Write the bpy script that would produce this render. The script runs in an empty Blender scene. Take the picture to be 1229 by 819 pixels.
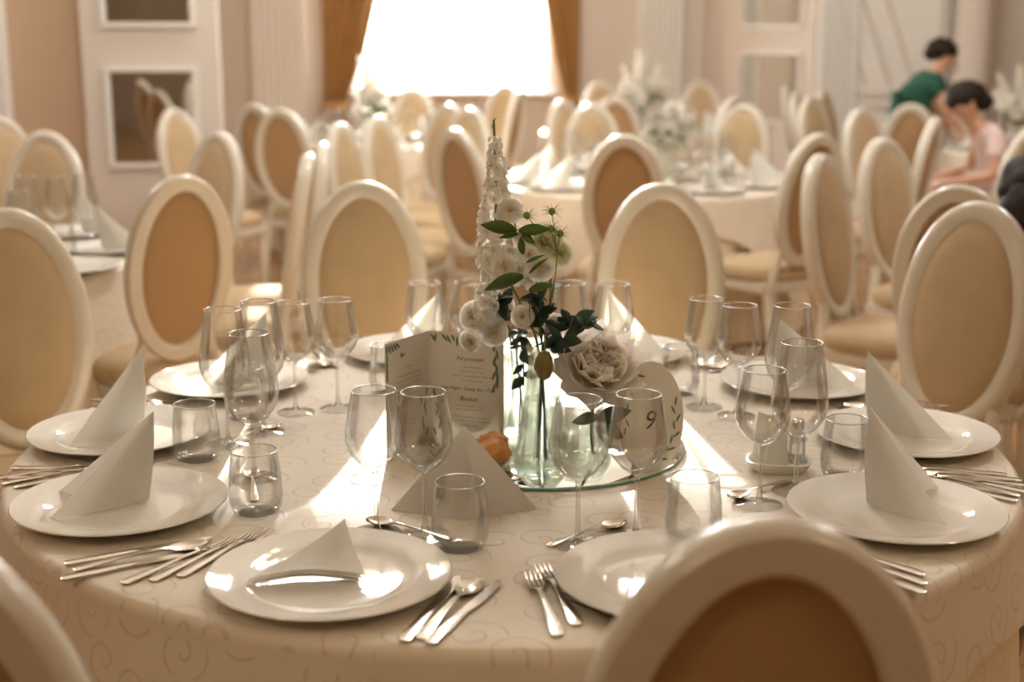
import bpy, bmesh, math, random
from mathutils import Vector, Matrix, Euler, noise

R_ = math.radians
PI = math.pi
S = bpy.context.scene
C = S.collection
random.seed(7)

# ------------------------------------------------------------------ camera, sky, sun, light, exposure
cam_d = bpy.data.cameras.new('camera')
cam = bpy.data.objects.new('camera', cam_d)
C.objects.link(cam)
cam.location = (0, 0, 1.54)
cam.rotation_euler = (R_(90 - 12.549), 0, 0)
cam_d.sensor_width = 36.0
cam_d.lens = 1660 * 36.0 / 1229
cam_d.clip_start = 0.05
cam_d.dof.use_dof = True
cam_d.dof.focus_distance = 2.38
cam_d.dof.aperture_fstop = 2.5
S.camera = cam

wd = bpy.data.worlds.new('daylight')
S.world = wd
wd.use_nodes = True
wd.node_tree.nodes['Background'].inputs[0].default_value = (1.0, 0.95, 0.88, 1)
wd.node_tree.nodes['Background'].inputs[1].default_value = 4.0

def lamp(name, kind, loc, power, color, rot=(0, 0, 0), **kw):
    d = bpy.data.lights.new(name, kind)
    d.energy = power
    d.color = color
    for k, v in kw.items():
        setattr(d, k, v)
    o = bpy.data.objects.new(name, d)
    o.location = loc
    o.rotation_euler = rot
    C.objects.link(o)
    return o

SUN_EL, SUN_AZ = 10.0, 1.8          # low sun behind the window wall, a touch to the left
sun = lamp('sun', 'SUN', (0, 20, 6), 30.0, (1.0, 0.93, 0.82), angle=R_(0.5))
sd = Vector((math.sin(R_(SUN_AZ)) * math.cos(R_(SUN_EL)), -math.cos(R_(SUN_AZ)) * math.cos(R_(SUN_EL)), -math.sin(R_(SUN_EL))))
sun.rotation_euler = sd.to_track_quat('-Z', 'Y').to_euler()
lamp('window_daylight', 'AREA', (-0.65, 15.75, 2.05), 520, (1.0, 0.98, 0.95), (R_(-90), 0, 0), shape='RECTANGLE', size=2.4, size_y=2.4)

S.view_settings.view_transform = 'Standard'
S.view_settings.look = 'None'
S.view_settings.gamma = 1.0
S.view_settings.use_curve_mapping = False
S.view_settings.exposure = 0.05
S.cycles.transparent_max_bounces = 40
S.cycles.max_bounces = 10
S.cycles.sample_clamp_indirect = 6.0
S.cycles.caustics_reflective = False
S.cycles.caustics_refractive = False

CHAND_POWER = 113
CHAND_COL = (0.95, 0.98, 1.0)
WARM_FILL_COL = (1.0, 0.78, 0.52)  # colour of the two fill lamps added behind the camera

# ------------------------------------------------------------------ materials
def new_mat(name):
    m = bpy.data.materials.new(name)
    m.use_nodes = True
    return m, m.node_tree.nodes, m.node_tree.links

def pbr(name, col, rough=0.5, metal=0.0, spec=0.5, noise_amt=0.0, noise_scale=20, bump=0.0, bump_scale=200, sheen=0.0, coat=0.0, trans=0.0, emit=None, emit_s=0.0, sss=0.0):
    m, n, l = new_mat(name)
    b = n['Principled BSDF']
    b.inputs['Base Color'].default_value = (*col, 1)
    b.inputs['Roughness'].default_value = rough
    b.inputs['Metallic'].default_value = metal
    b.inputs['Specular IOR Level'].default_value = spec
    if sheen:
        b.inputs['Sheen Weight'].default_value = sheen
        b.inputs['Sheen Roughness'].default_value = 0.4
        b.inputs['Sheen Tint'].default_value = (*[min(1, c * 1.6 + .1) for c in col], 1)
    if coat:
        b.inputs['Coat Weight'].default_value = coat
        b.inputs['Coat Roughness'].default_value = 0.08
    if sss:
        b.inputs['Subsurface Weight'].default_value = sss
        b.inputs['Subsurface Radius'].default_value = (0.02, 0.015, 0.01)
    if emit:
        b.inputs['Emission Color'].default_value = (*emit, 1)
        b.inputs['Emission Strength'].default_value = emit_s
    tc = n.new('ShaderNodeTexCoord')
    if noise_amt:
        t = n.new('ShaderNodeTexNoise')
        t.inputs['Scale'].default_value = noise_scale
        t.inputs['Detail'].default_value = 4
        l.new(tc.outputs['Object'], t.inputs['Vector'])
        mx = n.new('ShaderNodeMix'); mx.data_type = 'RGBA'
        mx.inputs['A'].default_value = (*[c * (1 - noise_amt) for c in col], 1)
        mx.inputs['B'].default_value = (*[min(1, c * (1 + noise_amt)) for c in col], 1)
        l.new(t.outputs['Fac'], mx.inputs['Factor'])
        l.new(mx.outputs['Result'], b.inputs['Base Color'])
    if bump:
        t2 = n.new('ShaderNodeTexNoise')
        t2.inputs['Scale'].default_value = bump_scale
        l.new(tc.outputs['Object'], t2.inputs['Vector'])
        bp = n.new('ShaderNodeBump')
        bp.inputs['Strength'].default_value = bump
        bp.inputs['Distance'].default_value = 0.002
        l.new(t2.outputs['Fac'], bp.inputs['Height'])
        l.new(bp.outputs['Normal'], b.inputs['Normal'])
    return m

def thin_glass(name, tint=(0.995, 0.995, 0.99), edge=(0.925, 0.925, 0.905), gain=1.1, rough=0.02, cap=0.46):
    """thin clear glass: clear where seen square on, reflecting and darker towards its edges"""
    m, n, l = new_mat(name)
    n.remove(n['Principled BSDF'])
    out = n['Material Output']
    lw = n.new('ShaderNodeLayerWeight'); lw.inputs['Blend'].default_value = 0.32
    ramp = n.new('ShaderNodeValToRGB')
    ramp.color_ramp.elements[0].position = 0.45; ramp.color_ramp.elements[0].color = (*tint, 1)
    ramp.color_ramp.elements[1].position = 0.98; ramp.color_ramp.elements[1].color = (*edge, 1)
    l.new(lw.outputs['Facing'], ramp.inputs['Fac'])
    tr = n.new('ShaderNodeBsdfTransparent')
    l.new(ramp.outputs['Color'], tr.inputs['Color'])
    gl = n.new('ShaderNodeBsdfGlossy'); gl.inputs['Roughness'].default_value = rough
    fr = n.new('ShaderNodeFresnel'); fr.inputs['IOR'].default_value = 1.5
    mu = n.new('ShaderNodeMath'); mu.operation = 'MULTIPLY'; mu.use_clamp = True
    mu.inputs[1].default_value = gain
    l.new(fr.outputs['Fac'], mu.inputs[0])
    mn = n.new('ShaderNodeMath'); mn.operation = 'MINIMUM'; mn.inputs[1].default_value = cap
    l.new(mu.outputs[0], mn.inputs[0])
    mx = n.new('ShaderNodeMixShader')
    l.new(mn.outputs[0], mx.inputs['Fac'])
    l.new(tr.outputs[0], mx.inputs[1]); l.new(gl.outputs[0], mx.inputs[2])
    l.new(mx.outputs[0], out.inputs['Surface'])
    return m

def damask(name, base, line, uvscale=8.0, amt=0.55, rough=0.5):
    m, n, l = new_mat(name)
    b = n['Principled BSDF']
    uv = n.new('ShaderNodeUVMap')
    mp = n.new('ShaderNodeMapping'); mp.inputs['Scale'].default_value = (uvscale, uvscale, uvscale)
    l.new(uv.outputs['UV'], mp.inputs['Vector'])
    vo = n.new('ShaderNodeTexVoronoi'); vo.voronoi_dimensions = '2D'; vo.inputs['Scale'].default_value = 1.0
    vo.inputs['Randomness'].default_value = 0.75
    l.new(mp.outputs['Vector'], vo.inputs['Vector'])
    sub = n.new('ShaderNodeVectorMath'); sub.operation = 'SUBTRACT'
    l.new(mp.outputs['Vector'], sub.inputs[0]); l.new(vo.outputs['Position'], sub.inputs[1])
    sp = n.new('ShaderNodeSeparateXYZ'); l.new(sub.outputs[0], sp.inputs[0])
    def M(op, a, b2=None, clamp=False):
        q = n.new('ShaderNodeMath'); q.operation = op; q.use_clamp = clamp
        for i, v in enumerate((a, b2)):
            if v is None: continue
            if isinstance(v, (int, float)): q.inputs[i].default_value = v
            else: l.new(v, q.inputs[i])
        return q.outputs[0]
    ang = M('DIVIDE', M('ARCTAN2', sp.outputs['Y'], sp.outputs['X']), 2 * PI)
    spiral = M('ADD', ang, M('MULTIPLY', vo.outputs['Distance'], 3.1))
    fr = M('FRACT', M('ADD', spiral, 10.0))
    d = M('ABSOLUTE', M('SUBTRACT', fr, 0.5))
    mr = n.new('ShaderNodeMapRange'); mr.inputs['From Min'].default_value = 0.06; mr.inputs['From Max'].default_value = 0.11
    mr.inputs['To Min'].default_value = 1; mr.inputs['To Max'].default_value = 0
    l.new(d, mr.inputs['Value'])
    mask = M('LESS_THAN', vo.outputs['Distance'], 0.5)
    fac = M('MULTIPLY', mr.outputs['Result'], mask)
    no = n.new('ShaderNodeTexNoise'); no.inputs['Scale'].default_value = 3.0
    l.new(mp.outputs['Vector'], no.inputs['Vector'])
    fac = M('MULTIPLY', fac, M('ADD', no.outputs['Fac'], 0.2), True)
    mx = n.new('ShaderNodeMix'); mx.data_type = 'RGBA'
    mx.inputs['A'].default_value = (*base, 1); mx.inputs['B'].default_value = (*line, 1)
    l.new(M('MULTIPLY', fac, amt), mx.inputs['Factor'])
    l.new(mx.outputs['Result'], b.inputs['Base Color'])
    b.inputs['Roughness'].default_value = rough
    b.inputs['Specular IOR Level'].default_value = 0.5
    b.inputs['Sheen Weight'].default_value = 0.15
    weave = n.new('ShaderNodeTexNoise'); weave.inputs['Scale'].default_value = 60
    l.new(mp.outputs['Vector'], weave.inputs['Vector'])
    bp = n.new('ShaderNodeBump'); bp.inputs['Strength'].default_value = 0.25; bp.inputs['Distance'].default_value = 0.003
    l.new(M('ADD', M('MULTIPLY', fac, 0.6), M('MULTIPLY', weave.outputs['Fac'], 0.25)), bp.inputs['Height'])
    l.new(bp.outputs['Normal'], b.inputs['Normal'])
    return m

MT = {}
MT['cloth'] = damask('cream_damask', (0.71, 0.63, 0.52), (0.42, 0.32, 0.22), uvscale=10.5, amt=0.5)
MT['skirt'] = damask('cream_skirt_cloth', (0.76, 0.64, 0.47), (0.62, 0.48, 0.32), amt=0.4)
MT['frame'] = pbr('pearl_cream_paint', (0.64, 0.59, 0.50), 0.32, coat=0.35, noise_amt=0.03, noise_scale=30)
MT['velvet'] = pbr('tan_velvet', (0.48, 0.36, 0.225), 0.85, spec=0.15, sheen=0.35, noise_amt=0.12, noise_scale=9, bump=0.15, bump_scale=400)
MT['backcloth'] = pbr('brown_back_fabric', (0.41, 0.265, 0.14), 0.9, spec=0.1, sheen=0.1, noise_amt=0.08, noise_scale=300, bump=0.15, bump_scale=500)
MT['china'] = pbr('white_porcelain', (0.82, 0.80, 0.75), 0.05, spec=0.6, coat=0.4)
MT['steel'] = pbr('polished_cutlery_steel', (0.72, 0.66, 0.58), 0.2, metal=1.0, noise_amt=0.05, noise_scale=60)
MT['napkin'] = pbr('white_paper_napkin', (0.90, 0.88, 0.85), 0.9, spec=0.15, bump=0.2, bump_scale=350)
MT['glass'] = thin_glass('clear_glass')
MT['stemglass'] = thin_glass('clear_stem_glass', (0.93, 0.93, 0.92), (0.66, 0.66, 0.63), 2.6, 0.03, 0.7)
def solid_glass(name, col, ior, share=0.4):
    m, n, l = new_mat(name)
    n.remove(n['Principled BSDF'])
    g = n.new('ShaderNodeBsdfGlass'); g.inputs['Color'].default_value = (*col, 1); g.inputs['IOR'].default_value = ior; g.inputs['Roughness'].default_value = 0.0
    tr = n.new('ShaderNodeBsdfTransparent'); tr.inputs['Color'].default_value = (*col, 1)
    mx = n.new('ShaderNodeMixShader'); mx.inputs['Fac'].default_value = share
    l.new(tr.outputs[0], mx.inputs[1]); l.new(g.outputs[0], mx.inputs[2])
    l.new(mx.outputs[0], n['Material Output'].inputs['Surface'])
    return m
MT['vaseglass'] = solid_glass('vase_glass_clear', (0.97, 0.99, 0.97), 1.45)
MT['water'] = solid_glass('vase_water_clear', (0.96, 0.985, 0.965), 1.33)
MT['footglass'] = thin_glass('clear_foot_glass', (0.985, 0.985, 0.98), (0.93, 0.93, 0.91), 1.6, 0.02, 0.6)
MT['rim'] = thin_glass('bright_glass_rim', (0.85, 0.85, 0.83), (0.8, 0.8, 0.78), 7.0, 0.15, 0.65)
MT['mirror'] = pbr('mirror_silver', (0.86, 0.88, 0.86), 0.03, metal=1.0)
MT['teal'] = pbr('green_glass_edge', (0.10, 0.42, 0.34), 0.1, spec=0.8, coat=0.6)
MT['paper'] = pbr('ivory_card', (0.80, 0.75, 0.66), 0.8, spec=0.2)
MT['ink'] = pbr('dark_ink', (0.05, 0.045, 0.04), 0.8)
MT['inkgreen'] = pbr('printed_leaf_green', (0.17, 0.24, 0.17), 0.8, noise_amt=0.35, noise_scale=60)
MT['wood'] = pbr('brown_wood', (0.26, 0.12, 0.05), 0.5, noise_amt=0.2, noise_scale=40)
MT['petal'] = pbr('white_petal', (0.90, 0.87, 0.80), 0.6, spec=0.3)
MT['petalgreen'] = pbr('greenish_white_petal', (0.82, 0.83, 0.66), 0.6, spec=0.3)
MT['peony'] = pbr('blush_peony_petal', (0.92, 0.87, 0.80), 0.65, spec=0.3, noise_amt=0.06, noise_scale=60)
MT['pollen'] = pbr('yellow_flower_heart', (0.62, 0.42, 0.10), 0.8)
MT['leaf'] = pbr('fresh_green_leaf', (0.10, 0.17, 0.045), 0.5, noise_amt=0.3, noise_scale=40)
MT['leafdark'] = pbr('dark_grey_green_leaf', (0.045, 0.085, 0.06), 0.5, noise_amt=0.3, noise_scale=40)
MT['stem'] = pbr('green_stem', (0.20, 0.25, 0.07), 0.55)
MT['nigella'] = pbr('pale_green_nigella', (0.30, 0.34, 0.14), 0.6)
MT['twine'] = pbr('bronze_green_seed_pod', (0.20, 0.15, 0.04), 0.45, noise_amt=0.4, noise_scale=90)
MT['pastry'] = pbr('golden_brown_pastry', (0.60, 0.28, 0.09), 0.55, noise_amt=0.45, noise_scale=35, bump=0.6, bump_scale=60)
MT['ceramic'] = pbr('white_ceramic', (0.80, 0.80, 0.74), 0.25, coat=0.3)
MT['wall'] = pbr('warm_beige_wall', (0.50, 0.36, 0.25), 0.85, spec=0.2, noise_amt=0.04, noise_scale=2, bump=0.05, bump_scale=60)
MT['walllight'] = pbr('pale_cream_wall', (0.66, 0.60, 0.54), 0.8, spec=0.2, noise_amt=0.03, noise_scale=2)
MT['walldark'] = pbr('brown_bounce_wall', (0.42, 0.33, 0.24), 0.7, noise_amt=0.1, noise_scale=3)  # plain unseen front wall, its tone chosen for how much light it bounces
MT['trim'] = pbr('white_plaster_trim', (0.80, 0.78, 0.75), 0.6, spec=0.3)
MT['ceiling'] = pbr('white_ceiling', (0.80, 0.77, 0.72), 0.9)
MT['curtain'] = pbr('golden_brown_curtain', (0.40, 0.225, 0.085), 0.75, spec=0.25, sheen=0.3, noise_amt=0.15, noise_scale=6)
MT['black'] = pbr('black_clothing', (0.015, 0.014, 0.014), 0.8)
MT['hair'] = pbr('dark_brown_hair', (0.018, 0.011, 0.008), 0.6, spec=0.2, noise_amt=0.4, noise_scale=50)
MT['skin'] = pbr('skin', (0.55, 0.31, 0.20), 0.6, sss=0.1)
MT['greencloth'] = pbr('emerald_dress_fabric', (0.010, 0.075, 0.045), 0.8, noise_amt=0.2, noise_scale=20)
MT['lilac'] = pbr('pale_lilac_top_fabric', (0.66, 0.52, 0.48), 0.85)
MT['eyes'] = pbr('dark_eyes', (0.02, 0.015, 0.01), 0.3)
MT['lip'] = pbr('lips', (0.45, 0.15, 0.12), 0.5)
MT['brass'] = pbr('brass', (0.70, 0.50, 0.22), 0.25, metal=1.0)
MT['bulb'] = pbr('lit_bulb', (1, 0.9, 0.7), 0.4, emit=(1.0, 0.82, 0.55), emit_s=60)
MT['darkframe'] = pbr('dark_void', (0.05, 0.04, 0.03), 0.8)

def backlit(m, col, fac):
    n, l = m.node_tree.nodes, m.node_tree.links
    b = n['Principled BSDF']
    tl = n.new('ShaderNodeBsdfTranslucent'); tl.inputs['Color'].default_value = (*col, 1)
    mx = n.new('ShaderNodeMixShader'); mx.inputs['Fac'].default_value = fac
    l.new(b.outputs[0], mx.inputs[1]); l.new(tl.outputs[0], mx.inputs[2])
    l.new(mx.outputs[0], n['Material Output'].inputs['Surface'])
for k_, c_, f_ in (('petal', (0.97, 0.95, 0.90), 0.55), ('petalgreen', (0.90, 0.92, 0.72), 0.5), ('peony', (0.98, 0.95, 0.90), 0.6), ('leaf', (0.30, 0.42, 0.10), 0.35), ('leafdark', (0.10, 0.18, 0.10), 0.2), ('napkin', (0.96, 0.95, 0.92), 0.5), ('nigella', (0.5, 0.55, 0.25), 0.3), ('paper', (0.85, 0.80, 0.70), 0.25)):
    backlit(MT[k_], c_, f_)

def floor_mat():
    m, n, l = new_mat('honey_wood_floor')
    b = n['Principled BSDF']
    tc = n.new('ShaderNodeTexCoord')
    br = n.new('ShaderNodeTexBrick')
    br.inputs['Color1'].default_value = (0.46, 0.28, 0.14, 1)
    br.inputs['Color2'].default_value = (0.36, 0.19, 0.075, 1)
    br.inputs['Mortar'].default_value = (0.16, 0.08, 0.03, 1)
    br.inputs['Scale'].default_value = 1.0
    br.inputs['Brick Width'].default_value = 0.9
    br.inputs['Row Height'].default_value = 0.11
    br.inputs['Mortar Size'].default_value = 0.003
    l.new(tc.outputs['Object'], br.inputs['Vector'])
    l.new(br.outputs['Color'], b.inputs['Base Color'])
    b.inputs['Roughness'].default_value = 0.22
    return m
MT['floor'] = floor_mat()

def sheer_mat():
    m, n, l = new_mat('white_sheer_voile')
    n.remove(n['Principled BSDF'])
    tr = n.new('ShaderNodeBsdfTransparent')
    tl = n.new('ShaderNodeBsdfTranslucent'); tl.inputs['Color'].default_value = (0.9, 0.88, 0.84, 1)
    mx = n.new('ShaderNodeMixShader'); mx.inputs['Fac'].default_value = 0.3
    l.new(tr.outputs[0], mx.inputs[1]); l.new(tl.outputs[0], mx.inputs[2])
    l.new(mx.outputs[0], n['Material Output'].inputs['Surface'])
    return m
MT['sheer'] = sheer_mat()

# ------------------------------------------------------------------ mesh helpers
class MB:
    def __init__(s):
        s.v = []; s.f = []; s.uv = None
    def add(s, vs, fs, M=None):
        o = len(s.v)
        s.v += [tuple(M @ Vector(p)) if M is not None else tuple(p) for p in vs]
        s.f += [tuple(i + o for i in f) for f in fs]
        return s
    def box(s, c, d, M=None):
        x, y, z = c; a, b, h = d[0] / 2, d[1] / 2, d[2] / 2
        vs = [(x + i * a, y + j * b, z + k * h) for i in (-1, 1) for j in (-1, 1) for k in (-1, 1)]
        fs = [(0, 1, 3, 2), (4, 6, 7, 5), (0, 4, 5, 1), (2, 3, 7, 6), (0, 2, 6, 4), (1, 5, 7, 3)]
        return s.add(vs, fs, M)
    def lathe(s, prof, seg=32, M=None):
        vs = []; fs = []
        idx = []
        for (r, z) in prof:
            if r < 1e-6:
                idx.append([len(vs)]); vs.append((0, 0, z))
            else:
                idx.append(list(range(len(vs), len(vs) + seg)))
                vs += [(r * math.cos(2 * PI * k / seg), r * math.sin(2 * PI * k / seg), z) for k in range(seg)]
        for a, b in zip(idx[:-1], idx[1:]):
            for k in range(seg):
                k2 = (k + 1) % seg
                if len(a) == 1 and len(b) == 1: continue
                if len(a) == 1: fs.append((a[0], b[k2], b[k]))
                elif len(b) == 1: fs.append((a[k], a[k2], b[0]))
                else: fs.append((a[k], a[k2], b[k2], b[k]))
        return s.add(vs, fs, M)
    def tube(s, pts, rad, seg=8, M=None, cap=True, flat=1.0):
        pts = [Vector(p) for p in pts]
        if not hasattr(rad, '__len__'): rad = [rad] * len(pts)
        vs = []; fs = []; up = Vector((0, 0, 1)); prev = None
        for i, p in enumerate(pts):
            t = (pts[min(i + 1, len(pts) - 1)] - pts[max(i - 1, 0)]).normalized()
            if prev is None:
                a = t.cross(up)
                if a.length < 1e-3: a = t.cross(Vector((0, 1, 0)))
            else:
                a = prev - t * prev.dot(t)
            a.normalize(); prev = a; b = t.cross(a)
            for k in range(seg):
                q = 2 * PI * k / seg
                vs.append(p + a * math.cos(q) * rad[i] + b * math.sin(q) * rad[i] * flat)
        n = len(pts)
        for i in range(n - 1):
            for k in range(seg):
                k2 = (k + 1) % seg
                fs.append((i * seg + k, i * seg + k2, (i + 1) * seg + k2, (i + 1) * seg + k))
        if cap:
            fs.append(tuple(range(seg - 1, -1, -1)))
            fs.append(tuple((n - 1) * seg + k for k in range(seg)))
        return s.add(vs, fs, M)
    def prism(s, outline, z0, z1, M=None):
        n = len(outline)
        vs = [(x, y, z0) for x, y in outline] + [(x, y, z1) for x, y in outline]
        fs = [tuple(range(n - 1, -1, -1)), tuple(range(n, 2 * n))]
        fs += [(k, (k + 1) % n, n + (k + 1) % n, n + k) for k in range(n)]
        return s.add(vs, fs, M)
    def mesh(s, name, mat, smooth=True, bevel=0.0, solid=0.0, sub=0, autosmooth=None):
        me = bpy.data.meshes.new(name)
        me.from_pydata(s.v, [], s.f)
        bm = bmesh.new(); bm.from_mesh(me)
        if s.uv is not None:
            lay = bm.loops.layers.uv.new('UVMap')
            bm.verts.ensure_lookup_table()
            for f in bm.faces:
                for lo in f.loops:
                    lo[lay].uv = s.uv[lo.vert.index]
        if solid:
            bmesh.ops.recalc_face_normals(bm, faces=bm.faces)
            bmesh.ops.solidify(bm, geom=bm.faces[:], thickness=solid)
        if bevel:
            bmesh.ops.bevel(bm, geom=[e for e in bm.edges if e.calc_face_angle(0) > 0.6], offset=bevel, segments=2, affect='EDGES', clamp_overlap=True)
        bmesh.ops.recalc_face_normals(bm, faces=bm.faces)
        if smooth:
            for f in bm.faces: f.smooth = True
        ang = autosmooth if autosmooth is not None else (R_(40) if smooth else None)
        if smooth and ang is not None:
            for e in bm.edges:
                if e.calc_face_angle(0) > ang: e.smooth = False
        bm.to_mesh(me); bm.free()
        if mat is not None: me.materials.append(MT[mat] if isinstance(mat, str) else mat)
        return me
    def build(s, name, mat, parent=None, loc=(0, 0, 0), rot=(0, 0, 0), **kw):
        return ob(name, s.mesh(name, mat, **kw), parent, loc, rot)

def ob(name, me, parent=None, loc=(0, 0, 0), rot=(0, 0, 0), scale=(1, 1, 1)):
    o = bpy.data.objects.new(name, me)
    o.location = loc
    if isinstance(rot, Matrix):
        o.rotation_euler = rot.to_euler()
    else:
        o.rotation_euler = rot
    o.scale = scale if hasattr(scale, '__len__') else (scale,) * 3
    C.objects.link(o)
    if parent is not None: o.parent = parent
    return o

def tag(o, label, cat, group=None, kind=None):
    if label: o['label'] = label
    if cat: o['category'] = cat
    if group: o['group'] = group
    if kind: o['kind'] = kind
    return o

def thing(name, label, cat, loc=(0, 0, 0), rz=0.0, group=None):
    o = bpy.data.objects.new(name, None)
    o.empty_display_size = 0.1
    o.location = loc; o.rotation_euler = (0, 0, rz)
    C.objects.link(o)
    return tag(o, label, cat, group)

def struct(o):
    o['kind'] = 'structure'
    return o

def aim(d, roll=0.0):
    """rotation taking local +Z to direction d"""
    return (Vector(d).to_track_quat('Z', 'Y').to_matrix() @ Matrix.Rotation(roll, 3, 'Z'))

def dup(root, loc, rz, label, group=None):
    r = root.copy(); C.objects.link(r); r.location = loc; r.rotation_euler = (0, 0, rz)
    r['label'] = label
    if group: r['group'] = group
    for ch in list(root.children):
        c = ch.copy(); C.objects.link(c); c.parent = r
        for g in list(ch.children):
            d = g.copy(); C.objects.link(d); d.parent = c
    return r

def bake(o):
    dg = bpy.context.evaluated_depsgraph_get()
    me = bpy.data.meshes.new_from_object(o.evaluated_get(dg))
    return me

# ------------------------------------------------------------------ the room
CEIL = 4.6
def slab(name, boxes, mat, parent=None, **kw):
    b = MB()
    for c, d in boxes: b.box(c, d)
    return b.build(name, mat, parent, smooth=False, **kw)

struct(slab('floor', [((0, 5, -0.05), (16, 22, 0.1))], 'floor'))
struct(slab('ceiling', [((0, 5, CEIL + 0.05), (16, 22, 0.1))], 'ceiling'))
# window wall at y = 15.2, opening x -1.72..0.42, z 0.9..3.1
struct(slab('wall_back', [((-2.56, 15.3, CEIL / 2), (1.68, 0.2, CEIL)), ((1.26, 15.3, CEIL / 2), (1.68, 0.2, CEIL)),
                         ((-0.65, 15.3, 0.45), (2.14, 0.2, 0.9)), ((-0.65, 15.3, 3.85), (2.14, 0.2, 1.5))], 'walllight'))
struct(slab('wall_left', [((-7.6, 4.5, CEIL / 2), (0.2, 20.0, CEIL))], 'wall'))
struct(slab('wall_right', [((7.6, 4.5, CEIL / 2), (0.2, 20.0, CEIL))], 'wall'))
struct(slab('wall_front', [((0, -5.5, CEIL / 2), (15.0, 0.2, CEIL))], 'walldark'))
# wall section on the left, nearer than the window wall, with the mirror panel standing proud of it
struct(slab('wall_left_rear', [((-4.76, 9.55, CEIL / 2), (5.5, 0.3, CEIL)), ((-3.40, 12.5, CEIL / 2), (0.14, 5.6, CEIL))], 'wall'))
def frame_boxes(x0, x1, z0, z1, y, w, d):
    return [(((x0 + x1) / 2, y, z0 - w / 2), (x1 - x0 + 2 * w, d, w)), (((x0 + x1) / 2, y, z1 + w / 2), (x1 - x0 + 2 * w, d, w)),
            ((x0 - w / 2, y, (z0 + z1) / 2), (w, d, z1 - z0)), ((x1 + w / 2, y, (z0 + z1) / 2), (w, d, z1 - z0))]
pan = struct(slab('wall_panel', [((-2.39, 9.36, CEIL / 2), (0.90, 0.08, CEIL))], 'walllight'))
def wall_mirror(loc, rz, w, h, label):
    t = thing('wall_mirror', label, 'mirror', loc, rz, 'square mirrors set in the walls')
    MB().box((0, 0, h / 2), (w, 0.012, h)).build('mirror_pane', 'mirror', t, smooth=False)
    b = MB()
    for c, d in frame_boxes(-w / 2, w / 2, 0, h, -0.008, 0.035, 0.03): b.box(c, d)
    b.build('frame', 'trim', t, smooth=False, bevel=0.006)
    return t
wall_mirror((-2.386, 9.31, 0.69), 0, 0.55, 0.60, 'square wall mirror low on the left wall panel, reflecting chairs')
wall_mirror((-2.386, 9.31, 1.61), 0, 0.55, 0.60, 'wall mirror at the top edge above the low left mirror')
def fluted(name, loc, rz, w, d, label_kind='structure'):
    n = 7; out = [(-w / 2, 0)]
    fl = (w - 0.06) / n
    out.append((-w / 2, -d))
    for k in range(n):
        x0 = -w / 2 + 0.03 + k * fl
        out += [(x0 + fl * 0.15, -d), (x0 + fl * 0.3, -d + 0.022), (x0 + fl * 0.5, -d + 0.03), (x0 + fl * 0.7, -d + 0.022), (x0 + fl * 0.85, -d)]
    out += [(w / 2, -d), (w / 2, 0)]
    b = MB().prism(out, 0.3, CEIL - 0.3)
    o = b.build(name, 'trim', None, loc, (0, 0, rz), smooth=False)
    struct(o)
    b = MB()
    b.box((0, -d / 2 - 0.01, 0.15), (w + 0.06, d + 0.04, 0.3)); b.box((0, -d / 2 - 0.01, CEIL - 0.15), (w + 0.06, d + 0.04, 0.3))
    b.build('plinth', 'trim', o, smooth=False, bevel=0.012)
    return o
fluted('trim_1', (-2.50, 15.2, 0), 0, 0.56, 0.12)
fluted('trim_2', (1.585, 15.2, 0), 0, 0.46, 0.12)
fluted('trim_3', (-3.52, 9.40, 0), 0, 0.34, 0.10)
# angled wall on the right with its mirrors, then the wall parallel to the window wall
a0, a1 = Vector((2.06, 15.2)), Vector((2.72, 12.75))
dv = a1 - a0; ang_w = math.atan2(dv.y, dv.x)
MB().box((dv.length / 2, 0.1, CEIL / 2), (dv.length, 0.2, CEIL)).build('wall_angled', 'walllight', None, (a0.x, a0.y, 0), (0, 0, ang_w), smooth=False)
struct(bpy.data.objects['wall_angled'])
for (z0, h, lab) in ((0.72, 0.62, 'narrow-looking mirror low on the angled right wall'), (1.62, 0.6, 'mirror at the top edge on the angled right wall')):
    p = a0 + dv * 0.66
    nrm = Vector((dv.y, -dv.x)).normalized()
    wall_mirror((p.x + nrm.x * 0.01, p.y + nrm.y * 0.01, z0), ang_w, 1.25, h, lab)
struct(slab('wall_right_rear', [((5.2, 12.85, CEIL / 2), (4.9, 0.2, CEIL))], 'walllight'))
fluted('trim_4', (2.92, 12.75, 0), 0, 0.34, 0.10)
# panelled double door face with slanting mouldings
dr = struct(slab('door_1', [((3.50, 12.72, 1.55), (0.84, 0.06, 3.1))], 'trim'))
b = MB()
for c, d in frame_boxes(3.11, 3.83, 1.02, 3.0, 12.685, 0.05, 0.035): b.box(c, d)
b.build('panel_frame', 'walllight', dr, smooth=False, bevel=0.008)
b = MB()
for c, d in frame_boxes(3.11, 3.83, 0.12, 0.86, 12.685, 0.05, 0.035): b.box(c, d)
b.build('panel_frame', 'walllight', dr, smooth=False, bevel=0.008)
for k, dx in enumerate((-0.24, -0.02, 0.20)):
    p0 = Vector((3.30 + dx + 0.13, 12.685, 1.08)); p1 = Vector((3.30 + dx - 0.20, 12.685, 1.95))
    MB().tube([p0, p1], 0.018, 6).build('slanting_moulding', 'walllight', dr, smooth=False)
b = MB().lathe([(0.0, 0), (0.19, 0), (0.19, 0.25), (0.165, 0.3), (0.16, CEIL - 0.3), (0.2, CEIL - 0.25), (0.2, CEIL), (0, CEIL)], 40)
struct(b.build('trim_5', 'walllight', None, (4.07, 12.5, 0)))
struct(slab('baseboard_left', [((-4.4, 9.385, 0.07), (1.3, 0.03, 0.14)), ((-2.39, 9.305, 0.07), (0.9, 0.03, 0.14))], 'trim', bevel=0.006))
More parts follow.
